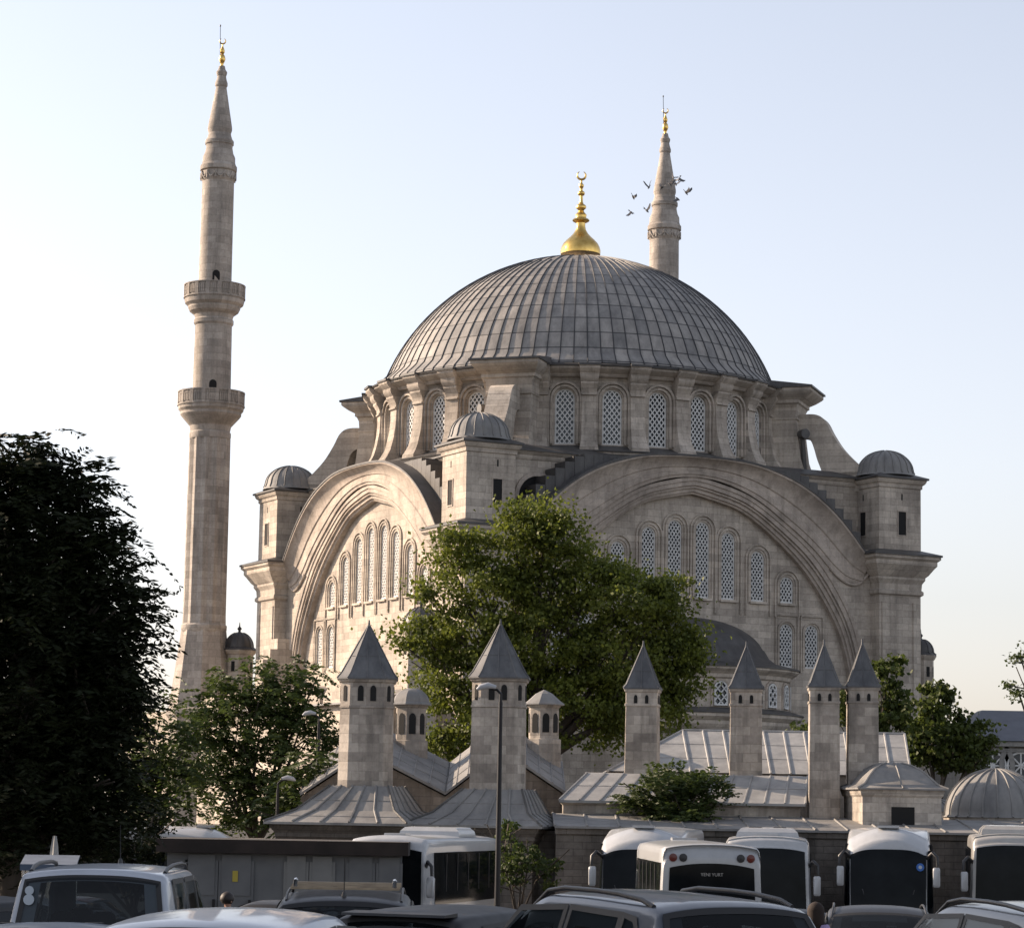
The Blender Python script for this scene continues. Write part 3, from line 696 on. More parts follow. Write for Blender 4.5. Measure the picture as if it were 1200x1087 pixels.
# ================================================================== SOUP KITCHEN RANGE (foreground stone buildings)
def roof_seams(b, P0, P1, P2, P3, n, r=.036):
    """standing seams on the quad P0-P1 (eave) to P3-P2 (top)"""
    for i in range(n+1):
        t = i/n; a = Vector(P0).lerp(Vector(P1), t); c = Vector(P3).lerp(Vector(P2), t)
        if (c-a).length > .1: b.tube([a+Vector((0, 0, .01)), c+Vector((0, 0, .01))], r, 5)
def arched_slit(b, cx, cy, z0, z1, w_, ang, depth=.02, back=.06):
    """dark pointed opening proud of a wall whose outward normal has angle ang"""
    P = arch_out(w_, z0, z1, 6, .5); t = (-sin(ang), cos(ang)); n = (cos(ang), sin(ang))
    b.loft([[(cx+t[0]*u+n[0]*d, cy+t[1]*u+n[1]*d, z) for u, z in P] for d in (-back, depth)])
def chimney(parent, px, wpx, ytop, yapex, ybase, D, chamf, rz=0.0, taper=.96, two=True, zlow=None):
    c = at(px, ytop, D); cx, cy = c.x, D+0; zt = c.z; za = zat(px, yapex, D); zb = zat(px, ybase, D)-.5 if zlow is None else zlow
    h = wpx/F*D/2
    def ring(hh, z):
        k = hh*chamf; P = [(-hh+k, -hh), (hh-k, -hh), (hh, -hh+k), (hh, hh-k), (hh-k, hh), (-hh+k, hh), (-hh, hh-k), (-hh, -hh+k)]
        return [(cx+x*cos(rz)-y*sin(rz), cy+x*sin(rz)+y*cos(rz), z) for x, y in P]
    b = MB(); zs = zt-1.0*(h/.95)
    b.loft([ring(h, zb), ring(h*taper, zs), ring(h*taper+.03, zs+.02), ring(h*taper+.03, zs+.09), ring(h*taper, zs+.1), ring(h*taper, zt-.12), ring(h*1.03, zt-.08), ring(h*1.06, zt)])
    o = b.build('chimney', M['chimney'], parent, ang=20)
    b = MB(); hc = h*1.1
    b.loft([ring(hc, zt), ring(hc, zt+.05), ring(hc*.86, zt+.2*h+.05), ring(hc*.03, za-.05), ring(.02, za)])
    R0 = ring(hc, zt+.05); R1 = ring(hc*.86, zt+.2*h+.05); R2 = ring(hc*.03, za-.05)
    for i in range(8): b.tube([R0[i], R1[i], R2[i]], .028, 5)
    for (i, j) in ((0, 1), (2, 3), (4, 5), (6, 7)): b.tube([Vector(R0[i]).lerp(Vector(R0[j]), .5), Vector(R1[i]).lerp(Vector(R1[j]), .5), R2[i]], .022, 5)
    for tt in (.34,):
        A = [Vector(p).lerp(Vector(q), tt) for p, q in zip(R1, R2)]; b.tube(A+[A[0]], .015, 4)
    b.tube([(cx, cy, za-.12), (cx, cy, za+.14)], [.05, .025], 6)
    b.build('cap', M['lead_cap'], o, ang=20)
    hh = h*taper; wz0, wz1 = zt-.62*(h/.95)-.12, zt-.2
    for q in range(4):
        a = rz-pi/2+q*pi/2
        for e in (-.32, .32):
            b = MB()
            ex = e*hh*(1-chamf)*1.15; x = cx+cos(a)*hh-sin(a)*ex; y = cy+sin(a)*hh+cos(a)*ex
            arched_slit(b, x, y, wz0, wz1, .22*hh, a); b.build('smoke_opening', M['dark'], o, ang=0)
        if chamf > .15:
            a2 = a+pi/4; rr = (hh*sqrt(2)-hh*chamf/sqrt(2)); b = MB(); arched_slit(b, cx+cos(a2)*rr, cy+sin(a2)*rr, wz0, wz1, .16*hh, a2); b.build('smoke_opening', M['dark'], o, ang=0)
    return o
GRW = -3.95
def hip_bay(root, px, Dn, py_eave, side, ang, zt_px, rtop, cpx):
    C = at(px, py_eave, Dn); ze = C.z; ex = Vector((-cos(ang), sin(ang), 0)); ey = Vector((sin(ang), cos(ang), 0))
    c = at(cpx, zt_px, Dn+2.7); zt = c.z; cc = Vector((c.x, Dn+2.7, 0))
    def sq(h, z, o=None):
        m = Vector((C.x, Dn, 0))+ex*side/2+ey*side/2
        if o is not None: m = cc.lerp(m, o)
        return [tuple(m+ex*a*h+ey*d*h+Vector((0, 0, z))) for a, d in ((-1, -1), (1, -1), (1, 1), (-1, 1))]
    b = MB(); s = side/2
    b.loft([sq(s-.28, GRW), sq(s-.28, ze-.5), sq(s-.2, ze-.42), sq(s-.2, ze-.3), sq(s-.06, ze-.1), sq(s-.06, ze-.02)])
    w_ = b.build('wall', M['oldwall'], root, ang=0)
    b = MB(); Q = [sq(s+.1, ze-.02), sq(s+.1, ze+.06), sq(s*.72, ze+(zt-ze)*.36, .7), sq(rtop, zt, 0)]
    b.loft(Q)
    n = 5
    for k in range(4):
        for i in range(n+1):
            t = i/n; b.tube([Vector(Q[j][k]).lerp(Vector(Q[j][(k+1) % 4]), t)+Vector((0, 0, .02)) for j in (1, 2, 3)], .04, 5)
    for j, tt in ((1, .5), (2, .4)):
        A = [Vector(p).lerp(Vector(q), tt) for p, q in zip(Q[j], Q[j+1])]; b.tube([p+Vector((0, 0, .005)) for p in A]+[A[0]+Vector((0, 0, .005))], .016, 4)
    b.build('roof', M['lead'], root, ang=0)
kl = thing('kitchen_building', 'stone kitchen building on the left with two broad hexagonal-looking chimneys on hipped lead roofs', 'building', (at(460, 970, 90).x, 90, GRW), 0, org=(at(460, 970, 90).x, 90, GRW))
kl['label'] = 'stone kitchen building with two broad chimneys on hipped lead roofs, left of the flat-roofed range'
hip_bay(kl, 474, 86.5, 967, 4.7, radians(14), 921, 1.0, 431)
hip_bay(kl, 632, 86.3, 970, 4.5, radians(13), 925, 1.0, 585)
chimney(kl, 431, 64, 797, 731, 922, 89.2, .36, radians(2))
chimney(kl, 585.5, 64, 796, 730, 926, 89.0, .36, radians(-3))
# wall joining the two bays and running left under the eave
b = MB(); x0 = xat(505, 985, 87.6); x1 = xat(655, 985, 87.6); b.box(x0, x1, 87.6, 92, GRW, zat(580, 972, 87.6)); b.build('link_wall', M['oldwall'], kl, ang=0)
# gabled block behind
pts = [(352, 930), (428, 880), (522, 929), (588, 878), (662, 928)]
Dg = 93.5; dep = 6.0; b = MB()
top = [at(x, y, Dg) for x, y in pts]
A = [(p.x, Dg, p.z-.12) for p in top]
b.loft([[(p[0], p[1], p[2]) for p in A]+[(A[-1][0], Dg, GRW), (A[0][0], Dg, GRW)], [(p[0], Dg+dep, p[2]+.5) for p in A]+[(A[-1][0], Dg+dep, GRW), (A[0][0], Dg+dep, GRW)]])
b.build('gable_wall', M['midwall'], kl, ang=0)
for i in range(4):
    b = MB(); p, q = top[i], top[i+1]; dz = 1.15
    F0 = [(p.x, Dg-.15, p.z-.06), (q.x, Dg-.15, q.z-.06), (q.x, Dg+dep, q.z-.06+dz), (p.x, Dg+dep, p.z-.06+dz)]
    G0 = [(x, y, z+.1) for x, y, z in F0]; b.loft([F0, G0])
    for k in range(6):
        t = k/5; b.tube([Vector(G0[0]).lerp(Vector(G0[1]), t), Vector(G0[3]).lerp(Vector(G0[2]), t)], .035, 5)
    for t in (.25, .5, .75): b.tube([Vector(G0[0]).lerp(Vector(G0[3]), t), Vector(G0[1]).lerp(Vector(G0[2]), t)], .02, 4)
    b.build('roof', M['lead'], kl, ang=0)
# octagonal lantern turrets on the gabled block
for px, yt, ye, yb, D, lead in ((482, 808, 826, 868, 98, 0), (637.5, 808, 826, 866, 98, 1)):
    c = at(px, ye, D); r = 19/F*D; zb = zat(px, yb, D); zt = zat(px, yt, D)
    b = MB(); b.sq([(r*1.02, zb-2), (r*1.02, zb), (r*.88, zb+.02), (r*.88, c.z-.12), (r*.96, c.z-.08), (r*1.02, c.z)], c.x, D, 8, radians(8)); o = b.build('lantern_turret', M['chimney'], kl, ang=20)
    b = MB(); b.sq([(r*1.2, c.z), (r*1.2, c.z+.04)]+([(r*1.08*cos(radians(a)), c.z+.07+(zt-c.z)*sin(radians(a))) for a in range(4, 85, 12)] if not lead else [(r*.95, c.z+.16), (r*.5, c.z+.42)])+[(.03, zt)], c.x, D, 8, radians(8)); b.build('lead_dome', M['lead'], o, ang=15)
    b = MB()
    for j in range(8):
        a = radians(8)+pi/8*0+2*pi*j/8
        b2 = MB(); arched_slit(b2, c.x+cos(a)*r*.88, D+sin(a)*r*.88, zb+.25, c.z-.3, r*.42, a); b2.build('window', M['dark'], o, ang=0)

# ---- long range right of centre
kr = thing('kitchen_building', 'long low stone range with pale lead roofs and four slim chimneys', 'building', (at(850, 970, 94).x, 94, GRW), 0, org=(at(850, 970, 94).x, 94, GRW))
ze = zat(800, 941, 90); xl = xat(655, 940, 90); xr = xat(944, 940, 90); zt = zat(800, 907, 92.8); xl2 = xat(688, 907, 92.8); xr2 = xat(946, 907, 92.8)
b = MB(); b.loft([[(xl+.2, 90.3, z), (xr-.2, 90.3, z), (xr-.2, 97, z), (xl+.2, 97, z)] for z in (GRW, ze-.5)]); b.loft([[(xl+.2-o_, 90.3-o_, z), (xr-.2+o_, 90.3-o_, z), (xr-.2, 97, z), (xl+.2, 97, z)] for o_, z in ((.0, ze-.5), (.05, ze-.42), (.05, ze-.12), (.14, ze-.04))])
b.build('wall', M['chimney'], kr, ang=0)
b = MB(); Q0 = [(xl, 90, ze-.03), (xr, 90, ze-.03), (xr+.15, 92.8, zt-.2), (xl2, 92.8, zt-.2)]; Q1 = [(xl, 90, ze+.05), (xr, 90, ze+.05), (xr2, 92.8, zt), (xl2, 92.8, zt)]
b.loft([Q0, Q1]); roof_seams(b, Q1[0], Q1[1], Q1[2], Q1[3], 12)
for t in (.52,): b.tube([Vector(Q1[0]).lerp(Vector(Q1[3]), t), Vector(Q1[1]).lerp(Vector(Q1[2]), t)], .018, 4)
b.loft([[(xl2, 92.8, zt-.2), (xr2, 92.8, zt-.2), (xr2, 95.6, zt-.2), (xl2, 95.6, zt-.2)], [(xl2, 92.8, zt), (xr2, 92.8, zt), (xr2, 95.6, zt+.06), (xl2, 95.6, zt+.06)]])
b.build('lower_roof', M['lead_pale'], kr, ang=0)
zu = zat(900, 906, 95); zr = zat(900, 857, 99.5)
U = [(xat(712, 906, 95), 95, zu), (xat(1068, 906, 95), 95, zu), (xat(1060, 857, 99.5), 99.5, zr), (xat(800, 857, 99.5), 99.5, zr)]
b = MB(); U2 = [(U[0][0], 104, zu), (U[1][0], 104, zu)]
b.poly(U); b.poly([U[3], U[2], U2[1], U2[0]]); b.poly([U[0], U[3], U2[0]]); b.poly([U[1], U2[1], U[2]])
roof_seams(b, (lerp(U[0][0], U[3][0], 1.0), 95, zu), U[1], U[2], U[3], 11, .045)
for t in (.33, .66): b.tube([Vector(U[0]).lerp(Vector(U[3]), t), Vector(U[1]).lerp(Vector(U[2]), t)], .018, 4)
b.tube([U[0], U[3]], .05, 6); b.tube([U[1], U[2]], .05, 6); b.tube([U[3], U[2]], .06, 6)
b.build('upper_roof', M['lead_pale'], kr, ang=0, flip=True)
b = MB(); b.box(U[0][0]+.3, U[1][0]-.3, 95.2, 103.8, GRW, zu-.02); b.build('upper_wall', M['chimney'], kr, ang=0)
chimney(kr, 753.5, 38, 808, 755, 906, 93.6, .04, radians(-9))
chimney(kr, 874.5, 38, 808, 756, 903, 94.0, .04, radians(-6))
chimney(kr, 965.5, 36, 806, 754, 950, 90.6, .04, radians(-4))
chimney(kr, 1010.5, 36, 806, 753, 946, 90.8, .04, radians(-3))
# tie slab between the last two chimneys
b = MB(); p = at(984, 806, 90.7); b.box(p.x-.14, p.x+.27, 90.3, 91.2, p.z-.02, p.z+.07); b.build('tie_slab', M['lead'], kr, ang=0)

# ---- front boundary wall with sloping lead ledge
fw = thing('boundary_wall', 'long dark masonry wall with a sloping lead coping behind the coaches', 'wall', (at(930, 970, 86).x, 86, GRW), 0, org=(at(930, 970, 86).x, 86, GRW))
xa = xat(652, 970, 86); xb = xat(1300, 970, 86); zf = zat(930, 972, 86); zk = zat(930, 957, 90.2)
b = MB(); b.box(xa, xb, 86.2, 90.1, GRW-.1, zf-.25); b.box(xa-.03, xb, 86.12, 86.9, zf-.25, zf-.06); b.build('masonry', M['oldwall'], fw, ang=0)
b = MB(); Q = [(xa-.05, 86, zf), (xb, 86, zf), (xb, 90.3, zk), (xa-.05, 90.3, zk)]
b.loft([[(x, y, z-.07) for x, y, z in Q], Q]); roof_seams(b, Q[0], Q[1], Q[2], Q[3], 17, .04); b.build('coping', M['lead'], fw, ang=0)
# ---- kiosk with flared roof
kc = at(1052, 944, 88.3); kz = zat(1052, 925, 88); hw = 47/F*88
ko = thing('domed_hut', 'small square stone hut with a flared lead dome and one black opening', 'hut', (kc.x, 89.6, zf), radians(6), org=(0, 0, zf))
b = MB(); b.sq([(hw, zf-.3), (hw, kz-.25), (hw+.06, kz-.18), (hw+.1, kz)], 0, 0, 4); b.build('wall', M['chimney'], ko, ang=0)
b = MB(); b.sq([(hw+.2, kz), (hw+.2, kz+.05), (hw*.93, kz+.18), (hw*.78, kz+.42), (hw*.6, kz+.66), (hw*.4, kz+.82), (hw*.2, kz+.9), (.03, kz+.93)], 0, 0, 4)
for j in range(4):
    a = pi/4+j*pi/2; b.tube([((r*1.414)*cos(a), (r*1.414)*sin(a), z+.01) for r, z in ((hw+.2, kz+.05), (hw*.93, kz+.18), (hw*.78, kz+.42), (hw*.6, kz+.66), (hw*.4, kz+.82), (hw*.2, kz+.9))], .035, 5)
    a = j*pi/2; b.tube([(r*cos(a), r*sin(a), z+.01) for r, z in ((hw+.2, kz+.05), (hw*.93, kz+.18), (hw*.78, kz+.42), (hw*.6, kz+.66), (hw*.4, kz+.82), (hw*.2, kz+.9))], .035, 5)
b.build('roof', M['lead'], ko, ang=40)
b = MB(); zo0, zo1 = zat(1050, 966, 88.2), zat(1050, 945, 88.2); b.box(-.36, .42, -hw-.015, -hw+.1, zo0, zo1); b.build('opening', M['dark'], ko, ang=0)
# ---- ribbed lead domes
for px, yb, ya, rpx, D, lab in ((1167, 957, 901, 59, 92.5, 'broad ribbed lead dome on the low wall at the right edge'), (1092, 950, 936, 30, 97, 'low plain lead dome half hidden behind the small hut')):
    c = at(px, yb, D); za = zat(px, ya, D); r = rpx/F*D
    o = thing('lead_dome', lab, 'dome', (c.x, D, c.z-.2), 0, org=(0, 0, c.z-.2))
    b = MB(); b.lathe([(r*1.02, c.z-.5), (r*1.02, c.z-.02)], 32); b.build('base_ring', M['chimney'], o)
    pr = [(r*1.05, c.z-.02), (r*1.0, c.z+.05)]+[(r*cos(radians(a)), c.z+.05+(za-c.z-.05)*sin(radians(a))) for a in range(6, 90, 6)]+[(.04, za)]
    b = MB(); b.lathe(pr, 48, cap=False)
    for j in range(22):
        a = 2*pi*j/22; b.tube([(cos(a)*q, sin(a)*q, z+.015) for q, z in pr[:-1]], .035, 5)
    b.build('dome_shell', M['lead'], o, ang=50)
# ---- library at right
D = 150; zl = zat(1180, 868, D); zrd = zat(1180, 828, D); xL = xat(1122, 868, D)
lib = thing('library_building', 'pale stone building with a slate-coloured hipped roof and arched windows at the right edge', 'building', (xL+8, D+6, -1), 0, org=(xL+8, D+6, -1))
b = MB(); b.box(xL+.6, xL+20, D, D+12, -1, zl-.3); b.box(xL+.35, xL+20.2, D-.2, D+12, zl-.62, zl-.42); b.box(xL+.1, xL+20.4, D-.45, D+12, zl-.3, zl-.02)
M['greystone'] = blocks('grey rendered stone', (.30, .30, .29), (.25, .25, .245), (.2, .2, .2), h=.5, wd=1.2, stain=.7)
b.build('wall', M['greystone'], lib, ang=0)
b = MB(); R = [(xL-.1, D-.6, zl), (xL+20.6, D-.6, zl), (xL+20.6, D+12.4, zl), (xL-.1, D+12.4, zl)]
b.loft([R, [(xL+2.3, D+5, zrd), (xL+18, D+5, zrd), (xL+18, D+6.5, zrd), (xL+2.3, D+6.5, zrd)]]); b.build('roof', leadmat('slate blue lead', (.05, .055, .07), (.09, .095, .115)), lib, ang=0)
for px in (1163, 1196, 1229):
    c = at(px, 890, D); x = c.x; rr = .95
    b = MB(); P = arch_out(rr*2, zat(px, 925, D), zat(px, 873, D), 12)
    moulding(b, lambda u, z, d: (x+u, D-d, z), P, 0, .28, .18); f = b.build('window', M['greystone'], lib, ang=20)
    b = MB(); b.loft([[(x+u, D-dd, z) for u, z in P] for dd in (-.02, .01)]); b.build('tympanum', M['greystone'], f, ang=0)
    b = MB(); zc = zat(px, 897, D); P2 = [(x+.72*cos(2*pi*i/24), D, zc+.72*sin(2*pi*i/24)) for i in range(24)]
    b.loft([[(p[0], D-.03, p[2]) for p in P2], [(p[0], D-.05, p[2]) for p in P2]]); b.build('pane', M['pane'], f, ang=0)
    b = MB()
    for i in range(4):
        a = pi*i/4; b.tube([(x-.72*cos(a), D-.08, zc-.72*sin(a)), (x+.72*cos(a), D-.08, zc+.72*sin(a))], .05, 5)
    b.tube([(x+.74*cos(2*pi*i/24), D-.08, zc+.74*sin(2*pi*i/24)) for i in range(25)], .06, 6); b.build('tracery', M['plaster'], f, ang=30)

# ---- service booth, grey doors, flat dark roof
M['booth'] = noise_col(mat('grey painted sheet', (.14, .15, .16), .55), (.08, .085, .09), (.125, .13, .135), 1.5, 5)
M['tar'] = noise_col(mat('dark roofing felt', (.02, .016, .014), .95), (.012, .009, .008), (.03, .022, .019), 2)
D = 70; x0, x1 = xat(196, 1000, D), xat(470, 1000, D); zt0 = zat(330, 984, D)
bo = thing('service_booth', 'row of grey metal service doors under a flat dark roof', 'booth', ((x0+x1)/2, D, g(D)), 0, org=((x0+x1)/2, D, g(D)))
b = MB(); b.box(x0, x1, D, D+3.2, g(D)-.1, zt0-.36)
b.build('wall', M['booth'], bo, ang=0)
b = MB(); b.box(x0-.25, x1+.2, D-.35, D+3.5, zt0-.35, zt0); b.build('roof', M['tar'], bo, ang=0)
M['booth2'] = noise_col(mat('pale grey door', (.2, .2, .2), .5), (.13, .135, .135), (.18, .18, .175), 2)
b = MB()
for k in range(8): b.box(x0+.1, x0+.95, D-.05, D+.0, zt0-.6-.09*k, zt0-.55-.09*k)
b.build('louvre', M['booth'], bo, ang=0)
for a, c, m_ in ((217, 256, 'booth'), (257, 298, 'booth'), (333, 362, 'booth2'), (363, 393, 'booth2'), (406, 440, 'booth'), (441, 472, 'booth')):
    b = MB(); xa_, xb_ = xat(a, 1010, D), xat(c, 1010, D); b.box(xa_, xb_, D-.05, D-.003, g(D)+.1, zt0-.55)
    for k in range(2): b.box(xa_+.08, xb_-.08, D-.075, D-.05, g(D)+.25+k*1.25, g(D)+1.35+k*1.25-.05)
    dd = b.build('door', M[m_], bo, ang=0)
    b = MB(); b.box(xb_-.12, xb_-.05, D-.13, D-.07, g(D)+1.2, g(D)+1.4); b.build('handle', M['iron'], dd, ang=0)
M['yellow'] = mat('yellow notice', (.35, .28, .04), .6)
p = at(276, 1026, D); b = MB(); b.box(p.x-.07, p.x+.07, D-.1, D-.076, p.z-.14, p.z+.14); b.build('notice', M['yellow'], bo, ang=0)
# ---- low wall and hedge along the far left
lw = thing('boundary_wall', 'dark weathered stone wall under the trees on the far left', 'wall', (-30, 98, GRW), 0, org=(-30, 98, GRW))
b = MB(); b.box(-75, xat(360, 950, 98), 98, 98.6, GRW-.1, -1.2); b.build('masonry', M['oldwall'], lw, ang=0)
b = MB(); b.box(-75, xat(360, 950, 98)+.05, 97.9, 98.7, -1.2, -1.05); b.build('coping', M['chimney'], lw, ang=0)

# ================================================================== LAMP POSTS
def lamp(px, ptop, D, label, headpx=-1, base=None, hl=.48):
    t = at(px, ptop, D); zb = g(D) if base is None else base
    o = thing('street_lamp', label, 'street lamp', (t.x, D, zb), 0, 'street lamps', org=(t.x, D, zb))
    b = MB(); b.tube([(t.x, D, zb), (t.x, D, zb+1), (t.x, D, t.z-.3)], [.09, .075, .05], 10)
    s = headpx; b.tube([(t.x, D, t.z-.35), (t.x, D, t.z-.1), (t.x+s*.1, D, t.z), (t.x+s*.3, D, t.z+.03)], .035, 8)
    b.lathe([(.16, zb), (.16, zb+.05), (.11, zb+.35), (.09, zb+.4)], 12, t.x, D); b.build('pole', M['iron'], o, ang=40)
    b = MB(); x0 = t.x+s*.12; b.tube([(x0, D, t.z+.06), (x0+s*.2, D, t.z+.1), (x0+s*hl*.8, D, t.z+.06), (x0+s*hl, D, t.z)], [.05, .085, .08, .03], 10)
    b.build('lamp_head', M['lamp'], o, ang=40)
M['lamp'] = mat('grey lamp housing', (.35, .36, .38), .4)
lamp(587, 808, 66, 'tall dark street lamp standing in front of the second broad chimney', -1)
lamp(374, 838, 96, 'street lamp among the trees just left of the first broad chimney', -1, base=-3.9)
lamp(326, 914, 92, 'short street lamp against the shrubs beside the left kitchen eave', 1, base=-3.9)

# ================================================================== TREES
def leafmat(name, c1, c2, trans=.25, rough=.6):
    m = bpy.data.materials.new(name); m.use_nodes = True; N = m.node_tree.nodes; L = m.node_tree.links; b = N['Principled BSDF']
    tc = N.new('ShaderNodeTexCoord'); z = N.new('ShaderNodeTexNoise'); z.inputs['Scale'].default_value = .7; z.inputs['Detail'].default_value = 9; z.inputs['Roughness'].default_value = .85
    L.new(tc.outputs['Object'], z.inputs[0]); cr = N.new('ShaderNodeValToRGB'); e = cr.color_ramp.elements; e[0].position = .35; e[1].position = .65; e[0].color = (*c1, 1); e[1].color = (*c2, 1)
    L.new(z.outputs[0], cr.inputs[0]); L.new(cr.outputs[0], b.inputs['Base Color']); b.inputs['Roughness'].default_value = rough; b.inputs['Specular IOR Level'].default_value = .12 if max(c2) < .03 else .3
    tr = N.new('ShaderNodeBsdfTranslucent'); mx = N.new('ShaderNodeMixShader'); mx.inputs[0].default_value = trans
    br = N.new('ShaderNodeHueSaturation'); br.inputs['Value'].default_value = 1.6; L.new(cr.outputs[0], br.inputs['Color']); L.new(br.outputs[0], tr.inputs[0])
    L.new(b.outputs[0], mx.inputs[1]); L.new(tr.outputs[0], mx.inputs[2]); L.new(mx.outputs[0], N['Material Output'].inputs[0]); return m
M['leaf_mid'] = leafmat('plane tree leaves', (.014, .027, .007), (.165, .19, .026), .34)
M['leaf_green'] = leafmat('mid green leaves', (.014, .026, .007), (.09, .115, .022), .3)
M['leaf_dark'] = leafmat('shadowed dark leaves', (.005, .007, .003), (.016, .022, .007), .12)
M['leaf_ash'] = leafmat('pinnate leaves', (.016, .030, .008), (.07, .095, .020), .28)
M['bark'] = noise_col(mat('bark', (.06, .05, .04), .95), (.035, .028, .022), (.09, .075, .06), 4, 8, (1, 1, .3), .6)
def quads_obj(name, V, m, parent):
    n = len(V)//4; me = bpy.data.meshes.new(name); me.vertices.add(len(V)); me.loops.add(len(V)); me.polygons.add(n)
    o_ = ORG.get(parent.name, (0, 0, 0)) if parent else (0, 0, 0)
    V = V-np.array(o_)
    me.vertices.foreach_set('co', V.astype(np.float32).ravel()); me.loops.foreach_set('vertex_index', np.arange(len(V), dtype=np.int32))
    me.polygons.foreach_set('loop_start', np.arange(0, len(V), 4, dtype=np.int32)); me.polygons.foreach_set('loop_total', np.full(n, 4, dtype=np.int32))
    me.update(calc_edges=True); me.materials.append(m); o = bpy.data.objects.new(name, me); COL.objects.link(o); o.parent = parent; return o
def unit(v): return v/np.maximum(np.linalg.norm(v, axis=1, keepdims=True), 1e-9)
def leaves(P, ln, wd, droop=.0, dirs=None):
    """one folded rhombus per point"""
    n = len(P); d = unit(rng.normal(size=(n, 3))) if dirs is None else dirs
    if droop: d = unit(d+np.array([0, 0, -droop]))
    s = unit(np.cross(d, rng.normal(size=(n, 3)))); L = ln*rng.uniform(.6, 1.25, (n, 1)); W = wd*rng.uniform(.7, 1.2, (n, 1))
    nn = np.cross(d, s)
    a = P; b = P+d*L*.5+s*W*.5+nn*W*.12; c = P+d*L; e = P+d*L*.5-s*W*.5+nn*W*.12
    return np.stack([a, b, c, e], 1).reshape(-1, 3)
def clump_pts(cl, D, per, sub, subr, dscale=1.0, shell=.45):
    """cl: (px,py,rx,ry[,dd]) ellipses on the picture turned into ellipsoids at distance D; returns sub-clump centres"""
    out = []
    for c in cl:
        px, py, rx, ry = c[:4]; dd = c[4] if len(c) > 4 else 0; Dc = D+dd
        ctr = np.array(at(px, py, Dc)); k = Dc/F; R = np.array([rx*k, max(rx, ry)*k*dscale, ry*k])
        n = max(4, int(sub*R[0]*R[2]*11))
        u = unit(rng.normal(size=(n, 3)))*rng.uniform(shell, 1.0, (n, 1))**.7
        out.append(ctr+u*R)
    return np.concatenate(out)
def foliage(name, centers, per, r, ln, wd, m, parent, droop=.3, flat=.5):
    n = len(centers); rr = r*rng.uniform(.55, 1.3, (n, 1, 1))
    off = rng.normal(size=(n, per, 3))*.5*rr*np.array([1, 1, flat])*rng.uniform(.6, 1.2, (n, 1, 3)); P = (centers[:, None, :]+off).reshape(-1, 3)
    return quads_obj(name, leaves(P, ln, wd, droop), m, parent)
def fronds(name, centers, per, r, flen, pairs, ll, lw, m, parent, up=.3, sag=.9, radial=None):
    n = len(centers)*per
    C = np.repeat(centers, per, 0)+rng.normal(size=(n, 3))*r*.45
    d = unit(rng.normal(size=(n, 3))*np.array([1, 1, .6])+np.array([0, 0, up]))
    if radial is not None: d = unit(unit(C-radial)+rng.normal(size=(n, 3))*.35+np.array([0, 0, up]))
    L = flen*rng.uniform(.6, 1.2, (n, 1)); out = []
    side = unit(np.cross(d, np.array([0, 0, 1.0])+rng.normal(size=(n, 3))*.15))
    for k in range(pairs):
        t = (k+1)/pairs; P = C+d*L*t+np.array([0, 0, -1.0])*L*sag*t*t*.5
        for sg in (-1, 1):
            dr = unit(side*sg+d*.45+np.array([0, 0, -.35*sag])+rng.normal(size=(n, 3))*.12)
            out.append(leaves(P, ll*(1-.35*abs(t-.45)), lw, 0, dr))
    return quads_obj(name, np.concatenate(out), m, parent)
def trunk(parent, base, tips, r0=.35, fork=.35, n=9):
    b = MB(); base = Vector(base); top = Vector(tips[0]); fk = base.lerp(Vector((sum(t[0] for t in tips)/len(tips), sum(t[1] for t in tips)/len(tips), top.z)), fork); fk.x = lerp(base.x, fk.x, .6)
    b.tube([base, base.lerp(fk, .5)+Vector((.1, 0, 0)), fk], [r0*1.25, r0, r0*.85], n)
    for t in tips:
        t = Vector(t); m1 = fk.lerp(t, .45)+Vector((random.uniform(-.4, .4), random.uniform(-.4, .4), random.uniform(.1, .6)))
        b.tube([fk-Vector((0, 0, .2)), m1, t], [r0*.5, r0*.3, .03], 6)
        for k in range(3):
            e = t.lerp(m1, .4)+Vector((random.uniform(-1, 1), random.uniform(-1, 1), random.uniform(0, .9))); b.tube([m1.lerp(t, .3*k), e], [r0*.16, .02], 5)
    b.build('trunk', M['bark'], parent, ang=60)
def tree(label, name, D, cl, basepx, zb, leaf, per, sub, r, ln, wd, r0=.3, fr=None, fork=.35, cat='tree', group=None, shell=.45, dscale=1.0, droop=.3):
    bx = xat(basepx, 950, D); t = thing(name, label, cat, (bx, D, zb), 0, group, org=(bx, D, zb))
    tips = [tuple(at(c[0], c[1], D+(c[4] if len(c) > 4 else 0))) for c in cl]
    trunk(t, (bx, D, zb), tips, r0, fork)
    cs = clump_pts(cl, D, per, sub, r, shell=shell, dscale=dscale)
    if fr: fronds('crown', cs, per, r, *fr, leaf, t)
    else: foliage('crown', cs, per, r, ln, wd, leaf, t, droop)
    return t
big = [(640, 598, 38, 24), (604, 622, 36, 32), (655, 640, 38, 40), (545, 634, 36, 20), (525, 655, 22, 14), (560, 680, 55, 32), (500, 690, 20, 10), (640, 690, 60, 50, 1), (695, 678, 42, 30), (735, 700, 60, 38, -1), (785, 705, 34, 34), (500, 748, 36, 24), (470, 752, 22, 14), (555, 742, 55, 42), (640, 752, 70, 50), (715, 765, 70, 50), (785, 780, 34, 40), (520, 800, 34, 40), (590, 820, 60, 55), (670, 830, 70, 50), (745, 835, 60, 38), (512, 862, 28, 26), (800, 800, 24, 22), (560, 870, 45, 25), (796, 742, 26, 26), (806, 770, 18, 20)]
tree('large broad green tree in front of the mosque between the two arched facades', 'broadleaf_tree', 118, big, 620, -3.9, M['leaf_mid'], 120, .95, 1.0, .20, .16, .45, droop=.5)
